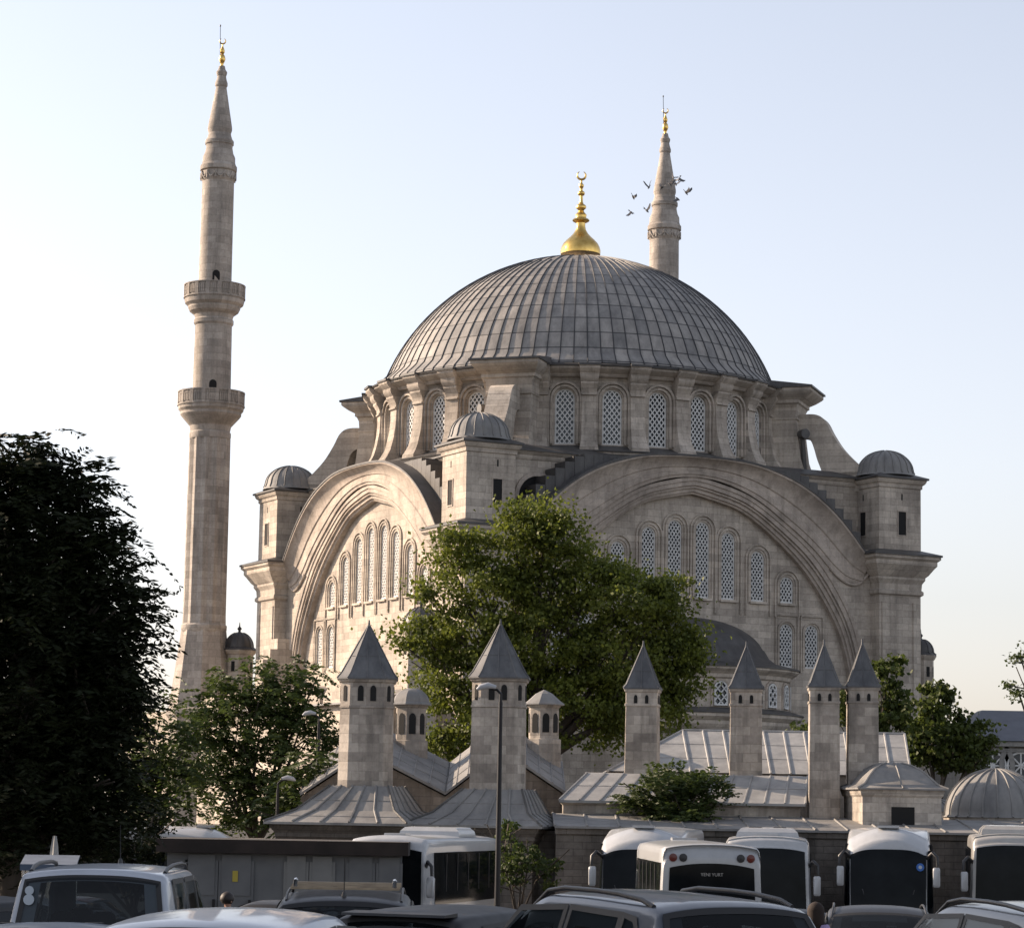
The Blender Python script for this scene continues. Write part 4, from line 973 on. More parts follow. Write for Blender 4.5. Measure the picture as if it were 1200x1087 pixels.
mid = [(295, 798, 40, 24), (340, 808, 30, 26), (372, 792, 18, 14), (258, 828, 34, 30), (305, 850, 52, 40), (240, 885, 40, 45), (352, 852, 44, 34), (385, 870, 18, 24), (265, 935, 52, 36), (310, 915, 40, 34)]
tree('leafy tree with feathery leaves between the left minaret and the first chimney', 'ash_tree', 104, mid, 300, -3.9, M['leaf_ash'], 6, 1.5, .6, 0, 0, .22, fr=(.85, 7, .28, .11), fork=.3)
tree('low bright shrub with long feathery leaves left of the kitchen roof', 'shrub', 95, [(345, 925, 32, 26), (375, 905, 24, 22), (325, 950, 26, 20), (385, 925, 16, 20)], 345, -3.9, M['leaf_ash'], 6, 1.7, .5, 0, 0, .12, fr=(.95, 9, .30, .10), cat='shrub')
tree('dark young tree behind the minaret foot, at the edge of the black tree', 'broadleaf_tree', 98, [(172, 840, 30, 26), (165, 885, 36, 40), (200, 925, 30, 50), (180, 960, 40, 30), (215, 880, 20, 40), (150, 930, 40, 40)], 180, -3.9, M['leaf_ash'], 6, 1.5, .6, 0, 0, .25, fr=(.8, 7, .26, .10))
left = [(10, 540, 45, 28), (60, 558, 40, 26), (95, 580, 34, 28), (20, 580, 70, 45), (110, 630, 48, 34), (40, 650, 90, 60), (130, 680, 38, 30), (60, 730, 110, 70), (145, 742, 34, 26), (130, 790, 44, 40), (40, 820, 120, 80), (150, 810, 26, 20), (110, 870, 50, 50), (40, 920, 120, 70), (-60, 600, 70, 70), (-70, 740, 90, 90), (-70, 880, 90, 90), (120, 930, 36, 40), (0, 700, 80, 60, 3), (0, 860, 90, 70, 3), (80, 800, 70, 80, 2), (20, 985, 90, 30), (110, 975, 50, 26)]
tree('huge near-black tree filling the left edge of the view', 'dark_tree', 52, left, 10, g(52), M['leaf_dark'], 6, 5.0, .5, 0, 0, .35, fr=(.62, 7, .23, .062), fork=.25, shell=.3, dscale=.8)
tree('dark bushy evergreen beside the grey service booth', 'evergreen_shrub', 74, [(172, 985, 24, 34), (165, 1020, 30, 34), (180, 955, 16, 26), (140, 1010, 26, 30), (110, 985, 26, 30), (70, 975, 30, 20)], 165, g(70), M['leaf_dark'], 50, 4.0, .3, .14, .07, .12, cat='shrub')
tree('slim green tree behind the right-hand pair of chimneys', 'broadleaf_tree', 122, [(1040, 784, 18, 15), (1048, 812, 16, 12), (1040, 838, 26, 20), (1030, 870, 26, 26), (988, 830, 12, 30), (943, 850, 8, 12)], 1035, -3.9, M['leaf_green'], 60, 2.4, .5, .26, .2, .2)
tree('bushy green tree between the mosque corner and the grey-roofed building', 'broadleaf_tree', 126, [(1092, 820, 24, 20), (1110, 845, 30, 20), (1085, 868, 34, 30), (1118, 880, 34, 30), (1150, 858, 16, 12), (1140, 880, 20, 18), (1060, 890, 22, 24)], 1095, -3.9, M['leaf_green'], 60, 2.2, .5, .26, .2, .22)
tree('branches with fine leaves reaching in at the right edge', 'broadleaf_tree', 100, [(1196, 770, 10, 8), (1192, 806, 13, 12), (1225, 760, 22, 20), (1230, 810, 28, 30), (1240, 860, 30, 40)], 1240, -3.9, M['leaf_ash'], 40, 3.0, .35, .16, .1, .2)
sh = [(792, 925, 40, 16), (760, 940, 28, 14), (830, 935, 28, 14), (795, 955, 44, 16), (800, 972, 34, 12)]
p0 = at(795, 975, 89.2); t = thing('wall_shrub', 'spiky green shrub with long feathery fronds growing on the wall', 'shrub', (p0.x, 89.2, p0.z-.4), 0, org=(p0.x, 89.2, p0.z-.4))
cs = clump_pts([(c[0], c[1], c[2]*.9, c[3]*.95) for c in sh], 89.2, 0, 9.0, .3)
trunk(t, (p0.x, 89.2, p0.z-.4), [tuple(at(c[0], c[1], 89.2)) for c in sh], .06, .2)
fronds('crown', cs, 3, .2, .85, 10, .24, .07, M['leaf_ash'], t, .25, .8, radial=np.array(at(795, 985, 89.2)))
tree('scrawny bush with a tall shoot beside the tall lamp post', 'shrub', 80, [(612, 1010, 26, 34), (640, 1020, 18, 26), (594, 1030, 14, 22), (596, 965, 7, 14), (600, 985, 10, 14), (590, 998, 12, 12)], 610, g(80), M['leaf_ash'], 36, 3.2, .28, .15, .10, .07, cat='shrub')
# ================================================================== VEHICLES
def paint(name, c, rough=.3, flake=0):
    m = mat(name, c, rough, .0); b = m.node_tree.nodes['Principled BSDF']; b.inputs['Coat Weight'].default_value = .6 if max(c) > .05 else .05; b.inputs['Coat Roughness'].default_value = .06
    if flake: b.inputs['Metallic'].default_value = flake
    nt = m.node_tree; N = nt.nodes; L = nt.links; tc = N.new('ShaderNodeTexCoord'); z = N.new('ShaderNodeTexNoise'); z.inputs['Scale'].default_value = 2.2; z.inputs['Detail'].default_value = 9; z.inputs['Roughness'].default_value = .75
    L.new(tc.outputs['Object'], z.inputs[0]); cr = N.new('ShaderNodeValToRGB'); cr.color_ramp.elements[0].position = .35; cr.color_ramp.elements[1].position = .7
    cr.color_ramp.elements[0].color = (*[x*.82 for x in c], 1); cr.color_ramp.elements[1].color = (*c, 1); L.new(z.outputs[0], cr.inputs[0]); L.new(cr.outputs[0], b.inputs['Base Color'])
    r2 = N.new('ShaderNodeMapRange'); r2.inputs[3].default_value = rough-.08; r2.inputs[4].default_value = rough+.25; L.new(z.outputs[0], r2.inputs[0]); L.new(r2.outputs[0], b.inputs['Roughness'])
    return m
M['glass'] = mat('tinted coach glass', (.006, .008, .010), .08); M['glass'].node_tree.nodes['Principled BSDF'].inputs['Specular IOR Level'].default_value = .10
noise_col(M['glass'], (.002, .003, .004), (.010, .012, .014), 1.6, 4)
def clearglass():
    m = mat('clear tinted car glass', (.01, .012, .014), .05); N = m.node_tree.nodes; L = m.node_tree.links; b = N['Principled BSDF']; b.inputs['Specular IOR Level'].default_value = .5
    t = N.new('ShaderNodeBsdfTransparent'); t.inputs[0].default_value = (.55, .6, .62, 1); x = N.new('ShaderNodeMixShader'); x.inputs[0].default_value = .55
    L.new(b.outputs[0], x.inputs[1]); L.new(t.outputs[0], x.inputs[2]); L.new(x.outputs[0], N['Material Output'].inputs[0]); return m
M['carglass'] = clearglass()
M['rubber'] = mat('black rubber', (.012, .012, .013), .6)
M['blacktrim'] = mat('black plastic trim', (.02, .02, .022), .45)
M['chrome'] = mat('satin alloy', (.5, .51, .53), .25, 1.0)
M['redlens'] = mat('red lamp lens', (.11, .015, .01), .3)
M['clearlens'] = mat('clear lamp lens', (.6, .62, .64), .1)
M['plate'] = mat('number plate', (.6, .6, .58), .5)
M['seatcloth'] = mat('dark seat cloth', (.02, .02, .022), .9)
PA = {'white': paint('white paint', (.40, .43, .48)), 'silver': paint('silver paint', (.05, .06, .078), .32), 'dark': paint('dark grey paint', (.018, .021, .027), .35), 'black': paint('black paint', (.004, .005, .008), .45),
      'blue': paint('pale blue grey paint', (.20, .25, .33), .3, .3), 'light': paint('light silver paint', (.11, .115, .12), .3), 'red': paint('dark red paint', (.12, .015, .015), .3), 'bus': paint('coach white paint', (.42, .43, .44), .35), 'cream': paint('cream coach paint', (.38, .37, .35), .35)}
def car(name, label, px, D, hdg, pa, L=4.4, W=1.78, H=1.5, kind='suv', rails=None, spoiler=False, antenna=False, cat='car', group='cars parked in front', extra=None, lit=False):
    """hdg: world heading angle of the front. Body is a lofted shell; glass lies on the shell as separate panes"""
    x0 = xat(px, 1050, D); z0 = g(D)
    root = thing(name, label, cat, (x0, D, z0), hdg, group)
    h = L/2
    if kind == 'van': cl = [(-h, .32), (-h, .8), (-h+.03, 1.02), (-h+.16, H-.22), (-h+.26, H-.05), (-h+.55, H), (0, H+.01), (h-1.75, H-.04), (h-1.45, H-.12), (h-.75, 1.12), (h-.35, 1.0), (h-.05, .8), (h, .6), (h, .3)]
    elif kind == 'hatch': cl = [(-h, .32), (-h, .75), (-h+.05, .98), (-h+.42, H-.12), (-h+.6, H-.03), (-h+1.0, H), (-.1, H+.01), (.25, H-.06), (h-1.0, .98), (h-.5, .88), (h-.08, .72), (h, .58), (h, .28)]
    elif kind == 'sedan': cl = [(-h, .32), (-h, .75), (-h+.08, .95), (-h+.55, 1.0), (-h+1.2, H-.06), (-h+1.55, H), (-.1, H+.01), (.25, H-.06), (h-1.05, .96), (h-.5, .86), (h-.08, .7), (h, .55), (h, .28)]
    else: cl = [(-h, .35), (-h, .8), (-h+.06, 1.05), (-h+.36, H-.16), (-h+.48, H-.05), (-h+.85, H-.01), (-.2, H+.02), (.35, H-.06), (h-1.05, 1.05), (h-.5, .96), (h-.08, .8), (h, .62), (h, .3)]
    BELT = {'van': 1.02, 'hatch': .93, 'sedan': .9}.get(kind, 1.0); TUM = {'van': .20, 'hatch': .40, 'sedan': .42}.get(kind, .34)
    n = 6; C = catmull(cl, n)
    def hw(x, z):
        t = 1-.10*abs(x/h)**4
        return (W/2-max(0, z-BELT)*TUM-max(0, .45-z)*.12)*t
    def zc(x):
        best = 0
        for (a, b), (c, d) in zip(C, C[1:]):
            if a <= x <= c and c > a: best = max(best, b+(d-b)*(x-a)/(c-a))
        return best
    def section(x, z, s=1):
        w_ = hw(x, z-.05); cr = .045+.02*(z > 1.2); out = []
        for a in (0, .25, .5, .7, .85, .94): out.append((x, s*w_*a, z-cr*a**2.5))
        out.append((x, s*w_*.985, z-cr-.012)); out.append((x, s*hw(x, z-.12), z-cr-.07))
        zl = z-cr-.07
        if zl > .32:
            for t in (.12, .25, .4, .55, .7, .85, 1):
                zz = lerp(zl, .3, t); out.append((x, s*hw(x, zz), zz))
        else: out += [(x, s*hw(x, .3), min(zl, .3)-1e-3*k) for k in range(7)]
        return out
    b = MB()
    rows = []
    for x, z in C:
        A = section(x, z, -1)[::-1]; B = section(x, z, 1)[1:]; rows.append(A+B)
    top = H-.14
    if kind == 'van': wins = [((-h+.5, BELT+.08), (-h+1.35, BELT+.06), (-h+1.35, top), (-h+.55, top)), ((-h+1.5, BELT+.06), (-h+2.4, BELT+.04), (-h+2.4, top), (-h+1.5, top)), ((-h+2.5, BELT+.04), (h-1.0, BELT+.06), (h-1.62, top-.03), (-h+2.5, top))]
    elif kind == 'sedan': wins = [((-h+1.0, BELT+.1), (0, BELT+.06), (0, top), (-h+1.45, top)), ((.08, BELT+.06), (h-1.3, BELT+.06), (.5, top-.02), (.08, top))]
    elif kind == 'hatch': wins = [((-h+.7, BELT+.16), (-.12, BELT+.07), (-.12, top+.01), (-h+.95, top-.04)), ((-.04, BELT+.07), (h-1.25, BELT+.05), (.42, top-.03), (-.04, top))]
    else: wins = [((-h+.45, BELT+.18), (-h+.88, BELT+.12), (-h+.88, top-.02), (-h+.72, top-.05)), ((-h+.95, BELT+.12), (-h+1.85, BELT+.07), (-h+1.85, top+.01), (-h+.95, top-.02)), ((-h+1.95, BELT+.07), (h-1.25, BELT+.05), (.5, top-.03), (-h+1.95, top+.01))]
    nr = len(rows); idx = [b.pts(r) for r in rows]; nj = len(rows[0])
    xr_top = [x for x, z in C if z > H-.13]; xra, xrb = min(xr_top), max(xr_top)
    def is_open(q):
        if all(BELT+.10 <= p[2] for p in q) and all(abs(p[1]) > .93*hw(p[0], p[2]) for p in q):
            for w4 in wins:
                if all(inside(w4, p[0], p[2]) for p in q): return True
        if all(abs(p[1]) < .84*hw(p[0], p[2]) for p in q) and all(BELT+.1 < p[2] < H-.115 for p in q): return True
        return False
    for i in range(nr-1):
        for j in range(nj-1):
            if is_open([rows[i][j], rows[i][j+1], rows[i+1][j+1], rows[i+1][j]]): continue
            b.face((idx[i]+j, idx[i]+j+1, idx[i+1]+j+1, idx[i+1]+j))
    body = b.build('body', PA[pa], root, ang=50)
    # cabin: floor tub, seats with headrests, dashboard, steering wheel
    b = MB(); b.box(-h+.35, h-1.0, -W/2+.16, W/2-.16, .42, .5); b.box(h-1.25, h-.95, -W/2+.2, W/2-.2, .5, BELT+.02); b.build('cabin_floor', M['seatcloth'], root, ang=0)
    for sx, ys in ((-h+1.25, (-.42, 0, .42)), (.12, (-.38, .38))):
        for sy in ys:
            b = MB(); b.loft([[(sx-dx, sy-w_, z), (sx-dx, sy+w_, z), (sx-dx+.16, sy+w_, z), (sx-dx+.16, sy-w_, z)] for z, w_, dx in ((.5, .22, 0), (.8, .24, .05), (1.08, .2, .12))]); st = b.build('seat', M['seatcloth'], root, ang=40)
            b = MB(); b.loft([[(sx-.14-d_+.1*c_, sy-w_, z), (sx-.14-d_+.1*c_, sy+w_, z)][::1]+[(sx-.02-d_, sy+w_, z), (sx-.02-d_, sy-w_, z)] for z, w_, d_, c_ in ((1.13, .09, .0, 0), (1.2, .13, .02, 0), (1.32, .12, .03, 0), (1.36, .07, .03, 0))]); b.build('headrest', M['seatcloth'], st, ang=60)
    b = MB(); b.box(-h+.1, h-.1, -W/2+.12, W/2-.12, .2, .42); b.build('underbody', M['blacktrim'], root, ang=0)
    def sidepatch(name_, quad, mt, off, s, par=None):
        (ax, az), (bx, bz), (cx, cz), (dx, dz) = quad; nn = 8; rows = []
        for i in range(nn+1):
            r = []
            for j in range(nn+1):
                u, v = i/nn, j/nn
                x = lerp(lerp(ax, bx, u), lerp(dx, cx, u), v); z = lerp(lerp(az, bz, u), lerp(dz, cz, u), v)
                r.append((x, s*(hw(x, z)+off), z))
            rows.append(r)
        b = MB(); b.grid(rows); return b.build(name_, mt, par or root, ang=60, flip=False)
    for s in (-1, 1):
        for q in wins:
            cx = sum(p[0] for p in q)/4; cz = sum(p[1] for p in q)/4
            def loop(f, e): return [(lerp(cx+(a[0]-cx)*f+math.copysign(e, a[0]-cx), cx+(c_[0]-cx)*f+math.copysign(e, c_[0]-cx), t/6), lerp(cz+(a[1]-cz)*f+math.copysign(e, a[1]-cz), cz+(c_[1]-cz)*f+math.copysign(e, c_[1]-cz), t/6)) for a, c_ in zip(q, q[1:]+q[:1]) for t in range(6)]
            O_, I__ = loop(1, .035), loop(.94, -.0); O_.append(O_[0]); I__.append(I__[0])
            b = MB(); b.grid([[(x, s*(hw(x, z)+.010), z) for x, z in O_], [(x, s*(hw(x, z)+.012), z) for x, z in I__]]); b.build('window_seal', M['rubber'], root, ang=60, flip=False)
            sidepatch('side_window', q, M['carglass'], .008, s)
    # front and rear glass along the centreline
    def endpatch(name_, zr, rear, mt, off, wr=.86, hole=None):
        pts = [(x, z) for x, z in C if (x < 0) == rear and zr[0] <= z <= zr[1] and (abs(x) < h-.01 or True)]
        if rear: pts = [p for p in pts if p[0] < -h+1.5]
        rows = []
        seq = []
        for k in range(9):
            z = lerp(zr[0], zr[1], k/8)
            # locate x on profile at height z
            xs = None
            rng_ = list(zip(C, C[1:])) if rear else list(zip(C[::-1], C[::-1][1:]))
            for (a, c_) in rng_:
                if (a[1]-z)*(c_[1]-z) <= 0 and a[1] != c_[1]: xs = a[0]+(c_[0]-a[0])*(z-a[1])/(c_[1]-a[1]); break
            seq.append((xs, z))
        for x, z in seq:
            w_ = hw(x, z-.05)*wr; cr = .045+.02*(z > 1.2)
            rows.append([(x+(-off if rear else off), w_*a, z-cr*abs(a*wr)**2.5+off) for a in [i/8 for i in range(-8, 9)]])
        if hole:       # frame only: outer ring against the pane's edge
            o_ = [rows[0][j] for j in range(17)]+[rows[i][16] for i in range(1, 9)]+[rows[8][j] for j in range(15, -1, -1)]+[rows[i][0] for i in range(7, -1, -1)]
            cx_ = Vector([sum(p[k] for p in o_)/len(o_) for k in range(3)])
            i_ = []
            for k, p in enumerate(o_):
                y = p[1]*.93; tz = (p[2]-(zr[0]+zr[1])/2)/((zr[1]-zr[0])/2); z = (zr[0]+zr[1])/2+tz*((zr[1]-zr[0])/2-.045)
                ii = min(range(9), key=lambda q_: abs(seq[q_][1]-z)); xi = lerp(p[0], cx_.x, .045/((zr[1]-zr[0])/2)*abs(tz)); i_.append((xi+(-.004 if rear else .004), y, lerp(p[2], cx_.z, .045/((zr[1]-zr[0])/2)*abs(tz))))
            b = MB(); b.grid([o_, i_]); return b.build(name_, mt, root, ang=60, flip=False)
        b = MB(); b.grid(rows); return b.build(name_, mt, root, ang=60, flip=False)
    endpatch('window_seal', (BELT+.04, H-.08), True, M['rubber'], .012, .93, True); endpatch('rear_window', (BELT+.06, H-.10), True, M['carglass'], .008, .90)
    endpatch('window_seal', (BELT+.04, H-.07), False, M['rubber'], .012, .93, True); wsn = endpatch('windscreen', (BELT+.06, H-.09), False, M['carglass'], .008, .90)
    # pillars, handles, lamps, mirrors, plate, wheels
    for s in (-1, 1):
        b = MB(); mx = h-1.35 if kind != 'van' else h-1.15; y0 = hw(mx, BELT+.1)
        b.tube([(mx, s*y0, BELT+.05), (mx+.02, s*(y0+.12), BELT+.08)], .03, 6)
        b.loft([[(mx-.06+.1*k_, s*(y0+.11+a*.2), BELT+.04+c_*.17) for a, c_ in ((0, .1), (.0, .9), (.5, 1), (1, .85), (1, .15), (.5, 0))] for k_ in (0, .5, 1.0, 1.4)])
        b.build('mirror', PA[pa] if kind != 'van' else M['blacktrim'], root, ang=40)
        z_ = .85 if kind != 'van' else 1.0
        b = MB(); xx = -h+.03; yy = hw(-h, z_)*.9; b.box(xx-.05, xx+.12, min(s*yy, s*(yy-.16)), max(s*yy, s*(yy-.16)), z_-.16, z_+.14); b.build('tail_light', M['redlens'], root, ang=0)
        b = MB(); b.lathe([(.02, -.04), (.12, -.03), (.13, .02), (.1, .06), (.02, .08)], 12)
        hl = b.build('headlight', M['clearlens'], root, ang=40); hl.rotation_euler = (0, pi/2, 0); hl.location = (h-.12, s*(W/2-.3), .68)
        for wx in (-h+.85, h-.85):
            b = MB(); b.lathe([(.2, -.1), (.29, -.11), (.32, -.07), (.32, .07), (.29, .11), (.2, .1)], 24, cap=False); ty = b.build('wheel', M['rubber'], root); ty.rotation_euler = (pi/2, 0, 0); ty.location = (wx, s*(W/2-.13), .32)
            b = MB(); b.lathe([(.02, .09), (.05, .1), (.06, .06), (.19, .05), (.205, .1), (.205, -.1)], 20); b.build('rim', M['chrome'], ty)
        sidepatch('door_handle', [(-.35, .9*BELT), (-.18, .9*BELT), (-.18, .93*BELT+.02), (-.35, .93*BELT+.02)], M['blacktrim'], .02, s)
    b = MB(); b.box(-h-.02, -h+.02, -.26, .26, .62, .74); b.build('number_plate', M['plate'], root, ang=0)
    if rails:
        zt = H+.0
        for s in (-1, 1):
            xr = [-h+.6, -h+.8, -h+1.2, -h+1.6, -.1, .2, .45]
            b = MB(); b.tube([(x, s*(hw(x, zc(x)-.05)-.07), zc(x)+dz) for x, dz in zip(xr, (-.05, -.01, .008, .01, .01, .0, -.05))], .016 if rails != 'fat' else .022, 8); b.build('roof_rail', M['chrome'] if rails == 'chrome' else M['blacktrim'], root, ang=50)
    if rails == 'rack':
        for k in range(9):
            x = lerp(-h+.9, .45, k/8); b = MB(); w_ = hw(x, H-.05)-.1; b.box(x-.035, x+.035, -w_, w_, zc(x)+.05, zc(x)+.075); b.build('rack_bar', M['wood'], root, ang=0)
        for s in (-1, 1):
            b = MB(); b.tube([(-h+.9, s*.55, zc(-h+.9)+.08), (-h+.88, s*.55, zc(-h+.9)+.14), (-h+1.0, s*.55, zc(-h+.9)+.15)], .025, 6); b.build('rack_hook', M['chrome'], root)
    if spoiler:
        xx = -h+.62; zz = zc(xx); b = MB(); b.loft([[(xx+.05, y, zz+.0), (xx-.24, y, zz-.015), (xx-.25, y, zz-.04), (xx+.05, y, zz-.04)] for y in (-.56, -.3, 0, .3, .56)]); b.build('spoiler', PA[pa], root, ang=30)
    if antenna:
        xx = antenna if antenna is not True else -h+.6; b = MB(); zz = zc(xx); b.lathe([(.03, zz-.01), (.022, zz+.04), (.008, zz+.06)], 8, xx, 0); b.tube([(xx, 0, zz+.05), (xx-.12, 0, zz+.42)], [.006, .003], 5); b.build('antenna', M['blacktrim'], root)
    # rear wiper and high brake lamp
    b = MB(); b.tube([(-h+.04, .05, BELT+.08), (-h+.09, -.1, BELT+.16), (-h+.1, -.45, BELT+.17)], .012, 5); b.build('wiper', M['blacktrim'], root)
    if lit:
        M['litred'] = mat('lit red tail lamp', (.3, .01, .01), .3); q = M['litred'].node_tree.nodes['Principled BSDF']; q.inputs['Emission Color'].default_value = (1, .02, .01, 1); q.inputs['Emission Strength'].default_value = 3
        for y in lit:
            b = MB(); xx = -h+.33; b.lathe([(.0, 0), (.035, 0), (.035, .04), (.0, .04)], 10); o = b.build('brake_light', M['litred'], root); o.rotation_euler = (0, -pi/2, 0); o.location = (-h-.01, y, 1.12)
    return root
M['wood'] = noise_col(mat('worn wooden slats', (.3, .22, .14), .8), (.2, .15, .1), (.38, .3, .2), 6)
UPH = pi/2
car('parked_van', 'white family van with black mirrors and roof rails, seen from behind at lower left', 137, 29.0, UPH+.02, 'white', 4.4, 1.85, 1.83, 'van', rails='fat', antenna=.2, cat='van')
car('parked_car', 'dark grey estate car with a slatted wooden roof rack', 408, 31, UPH+.03, 'dark', 4.4, 1.80, 1.60, 'suv', rails='rack', antenna=True)
car('parked_car', 'black hatchback with a tail spoiler between the estate car and the silver car', 548, 27.5, UPH-.42, 'black', 4.2, 1.75, 1.46, 'hatch', spoiler=True)
car('parked_car', 'large silver crossover with roof rails, nearest the camera right of centre', 735, 23.5, UPH+.44, 'silver', 4.6, 1.9, 1.68, 'suv', rails='fat')
car('parked_car', 'pale blue-grey car cut off by the bottom edge in front of the white van', 290, 20.5, UPH-.12, 'blue', 4.3, 1.78, 1.56, 'suv')
car('parked_car', 'light car at the bottom left corner with two red tail lamps glowing', 60, 22.5, UPH+.35, 'blue', 4.3, 1.75, 1.36, 'hatch', lit=(.55, .3))
car('parked_car', 'light silver station wagon with roof rails at the bottom right corner', 1196, 26, UPH+.24, 'light', 4.6, 1.82, 1.58, 'suv', rails='fat')
car('parked_car', 'dark car with roof rails below the round-topped coach on the right', 1030, 39, -UPH-.12, 'dark', 4.3, 1.76, 1.50, 'suv', rails='thin')
car('parked_car', 'dark sedan whose roof shows between the silver car and the small white bus', 915, 46, UPH+.2, 'dark', 4.4, 1.76, 1.45, 'sedan')
car('parked_car', 'dark sedan under the trees at the far left edge', -8, 33, UPH-.5, 'black', 4.4, 1.76, 1.46, 'sedan')
car('parked_car', 'grey-blue sedan farther back on the left beyond the white van', 22, 41, UPH+1.2, 'blue', 4.4, 1.76, 1.42, 'sedan')
car('parked_car', 'dark red car deep in the shade behind the grey-blue sedan', 30, 56, UPH+1.4, 'red', 4.2, 1.76, 1.45, 'hatch')
car('parked_car', 'black car behind the white van, in front of the grey service doors', 312, 44, UPH+1.3, 'black', 4.3, 1.75, 1.44, 'sedan')

def bus(name, label, px, D, hdg, pa, L=12, W=2.5, H=3.55, style='dome', rearview=False, top=None, mirrors=True, text=None, ac=False):
    z0 = g(D); sgn = -1 if rearview else 1; De = D+sgn*sin(hdg)*L/2; x0 = xat(px, 1050, De)-sgn*cos(hdg)*L/2   # px is where the near end face is centred
    if top is not None: H = zat(px, top, De)-z0
    root = thing(name, label, 'coach' if L > 8.5 else 'minibus', (x0, D, z0), hdg, 'buses parked along the wall', )
    h = L/2
    f_drop = {'dome': .62, 'flat': .28, 'square': .2}[style]
    if style == 'dome': cl = [(-h, .35), (-h, 2.6), (-h+.05, H-.35), (-h+.3, H-.06), (-h+.8, H-.01), (0, H), (h-1.6, H), (h-.95, H-.06), (h-.5, H-.25), (h-.28, H-.5), (h-.1, 2.2), (h, 1.3), (h, .35)]
    else: cl = [(-h, .35), (-h, 2.4), (-h+.04, H-.3), (-h+.15, H-.1), (-h+.4, H-.02), (0, H), (h-.9, H), (h-.35, H-.06), (h-.2, H-.25), (h-.12, H-.5), (h-.03, 1.6), (h, 1.2), (h, .35)]
    C = catmull(cl, 6)
    def hw(x, z):
        t = 1-(.16 if style == 'dome' else .07)*max(0, (x-(h-1.1))/1.1)**2.2-.05*max(0, (-x-(h-.5))/.5)**2
        return (W/2-max(0, z-1.4)*.045)*t
    def crown(x): return .10+(.30 if style == 'dome' else .02)*max(0, min(1, (x-(h-3.0))/2.2))
    rows = []
    def section(x, z):
        cr = min(crown(x), max(.02, z-.4)); w_ = hw(x, z-.2); o = []
        for a in (0, .2, .4, .6, .75, .87, .95): o.append((a*w_, z-cr*a**(2.0 if style == 'dome' else 2.6)))
        o.append((w_*.99, z-cr-.06)); o.append((hw(x, z-.4), z-cr-.16))
        zl = z-cr-.16
        for t in (.15, .3, .5, .7, 1.0): zz = max(.32, lerp(zl, .33, t)) if zl > .33 else .32-.001*t; o.append((hw(x, zz), zz))
        return [(x, -y, zz) for y, zz in o[::-1]]+[(x, y, zz) for y, zz in o[1:]]
    b = MB(); b.grid([section(x, z) for x, z in C]); b.build('body', PA[pa], root, ang=50)
    b = MB(); b.box(-h+.2, h-.2, -W/2+.15, W/2-.15, .22, .5); b.build('underbody', M['blacktrim'], root, ang=0)
    def xprof(z, rear):
        S_ = list(zip(C, C[1:])) if rear else list(zip(C[::-1], C[::-1][1:]))
        for a, c_ in S_:
            if (a[1]-z)*(c_[1]-z) <= 0 and a[1] != c_[1]: return a[0]+(c_[0]-a[0])*(z-a[1])/(c_[1]-a[1])
        return (-h if rear else h)
    def endp(nm, z0_, z1_, wr, rear, mt, off, sag=0.0):
        rows = []
        for k in range(13):
            r = []
            for a in [i/10 for i in range(-10, 11)]:
                z = lerp(z0_, z1_+sag*(a*a-1)*1.0, k/12); x = xprof(z, rear); w_ = hw(x, z)*wr
                cc = crown(x)*.9*(abs(a)*wr)**(2.0 if style == 'dome' else 2.6) if z > H-.75 else 0
                zz = z-cc*max(0, min(1, (z-(H-.75))/.3)); 
                r.append((x+(-off if rear else off), w_*a, zz+off*.3))
            rows.append(r)
        b = MB(); b.grid(rows); return b.build(nm, mt, root, ang=60, flip=False)
    if style == 'dome':
        endp('windscreen', 1.0, H-.46, .985, False, M['glass'], .014, .15)
        for s in (-1, 1):
            rows = []
            for k in range(9):
                x = lerp(h-1.25, h-.06, k/8); zt_ = min(H-.62, interp(x, C)-.30 if x > h-1.0 else H-.62); rows.append([(x, s*(hw(x, z)+.008), z) for z in [lerp(1.0, max(1.1, zt_), j/4) for j in range(5)]])
            b = MB(); b.grid(rows); b.build('front_quarter_window', M['glass'], root, ang=60, flip=False)
    elif style == 'flat':
        endp('windscreen', 1.0, H-.34, .93, False, M['glass'], .014, 0)
    else: endp('windscreen', 1.05, H-.42, .92, False, M['glass'], .014, 0)
    endp('rear_window', 1.55 if not rearview else 1.0, H-.5, .88, True, M['glass'], .014, .0 if not rearview else -.05)
    for s in (-1, 1):
        rows = []
        for k in range(15):
            x = lerp(-h+.25, h-.85, k/14); rows.append([(x, s*(hw(x, z)+.01), z) for z in [lerp(1.45, H-.45, j/4) for j in range(5)]])
        b = MB(); b.grid(rows); b.build('side_window', M['glass'], root, ang=60, flip=False)
        for k in range(1, 6):
            x = lerp(-h+.25, h-.85, k/6); b = MB(); b.box(x-.03, x+.03, min(s*(hw(x, 2)+.004), s*(hw(x, 2)+.02)), max(s*(hw(x, 2)+.004), s*(hw(x, 2)+.02)), 1.45, H-.5); b.build('window_divider', M['rubber'], root, ang=0)
        for wx in (-h+2.6, h-2.4) if L > 8.5 else (-h+1.8, h-1.5):
            b = MB(); b.lathe([(.28, -.14), (.45, -.15), (.49, -.1), (.49, .1), (.45, .15), (.28, .14)], 24, cap=False); ty = b.build('wheel', M['rubber'], root); ty.rotation_euler = (pi/2, 0, 0); ty.location = (wx, s*(W/2-.16), .49)
            b = MB(); b.lathe([(.02, .1), (.09, .12), (.1, .06), (.26, .04), (.29, .14), (.29, -.14)], 20); b.build('rim', M['chrome'], ty)
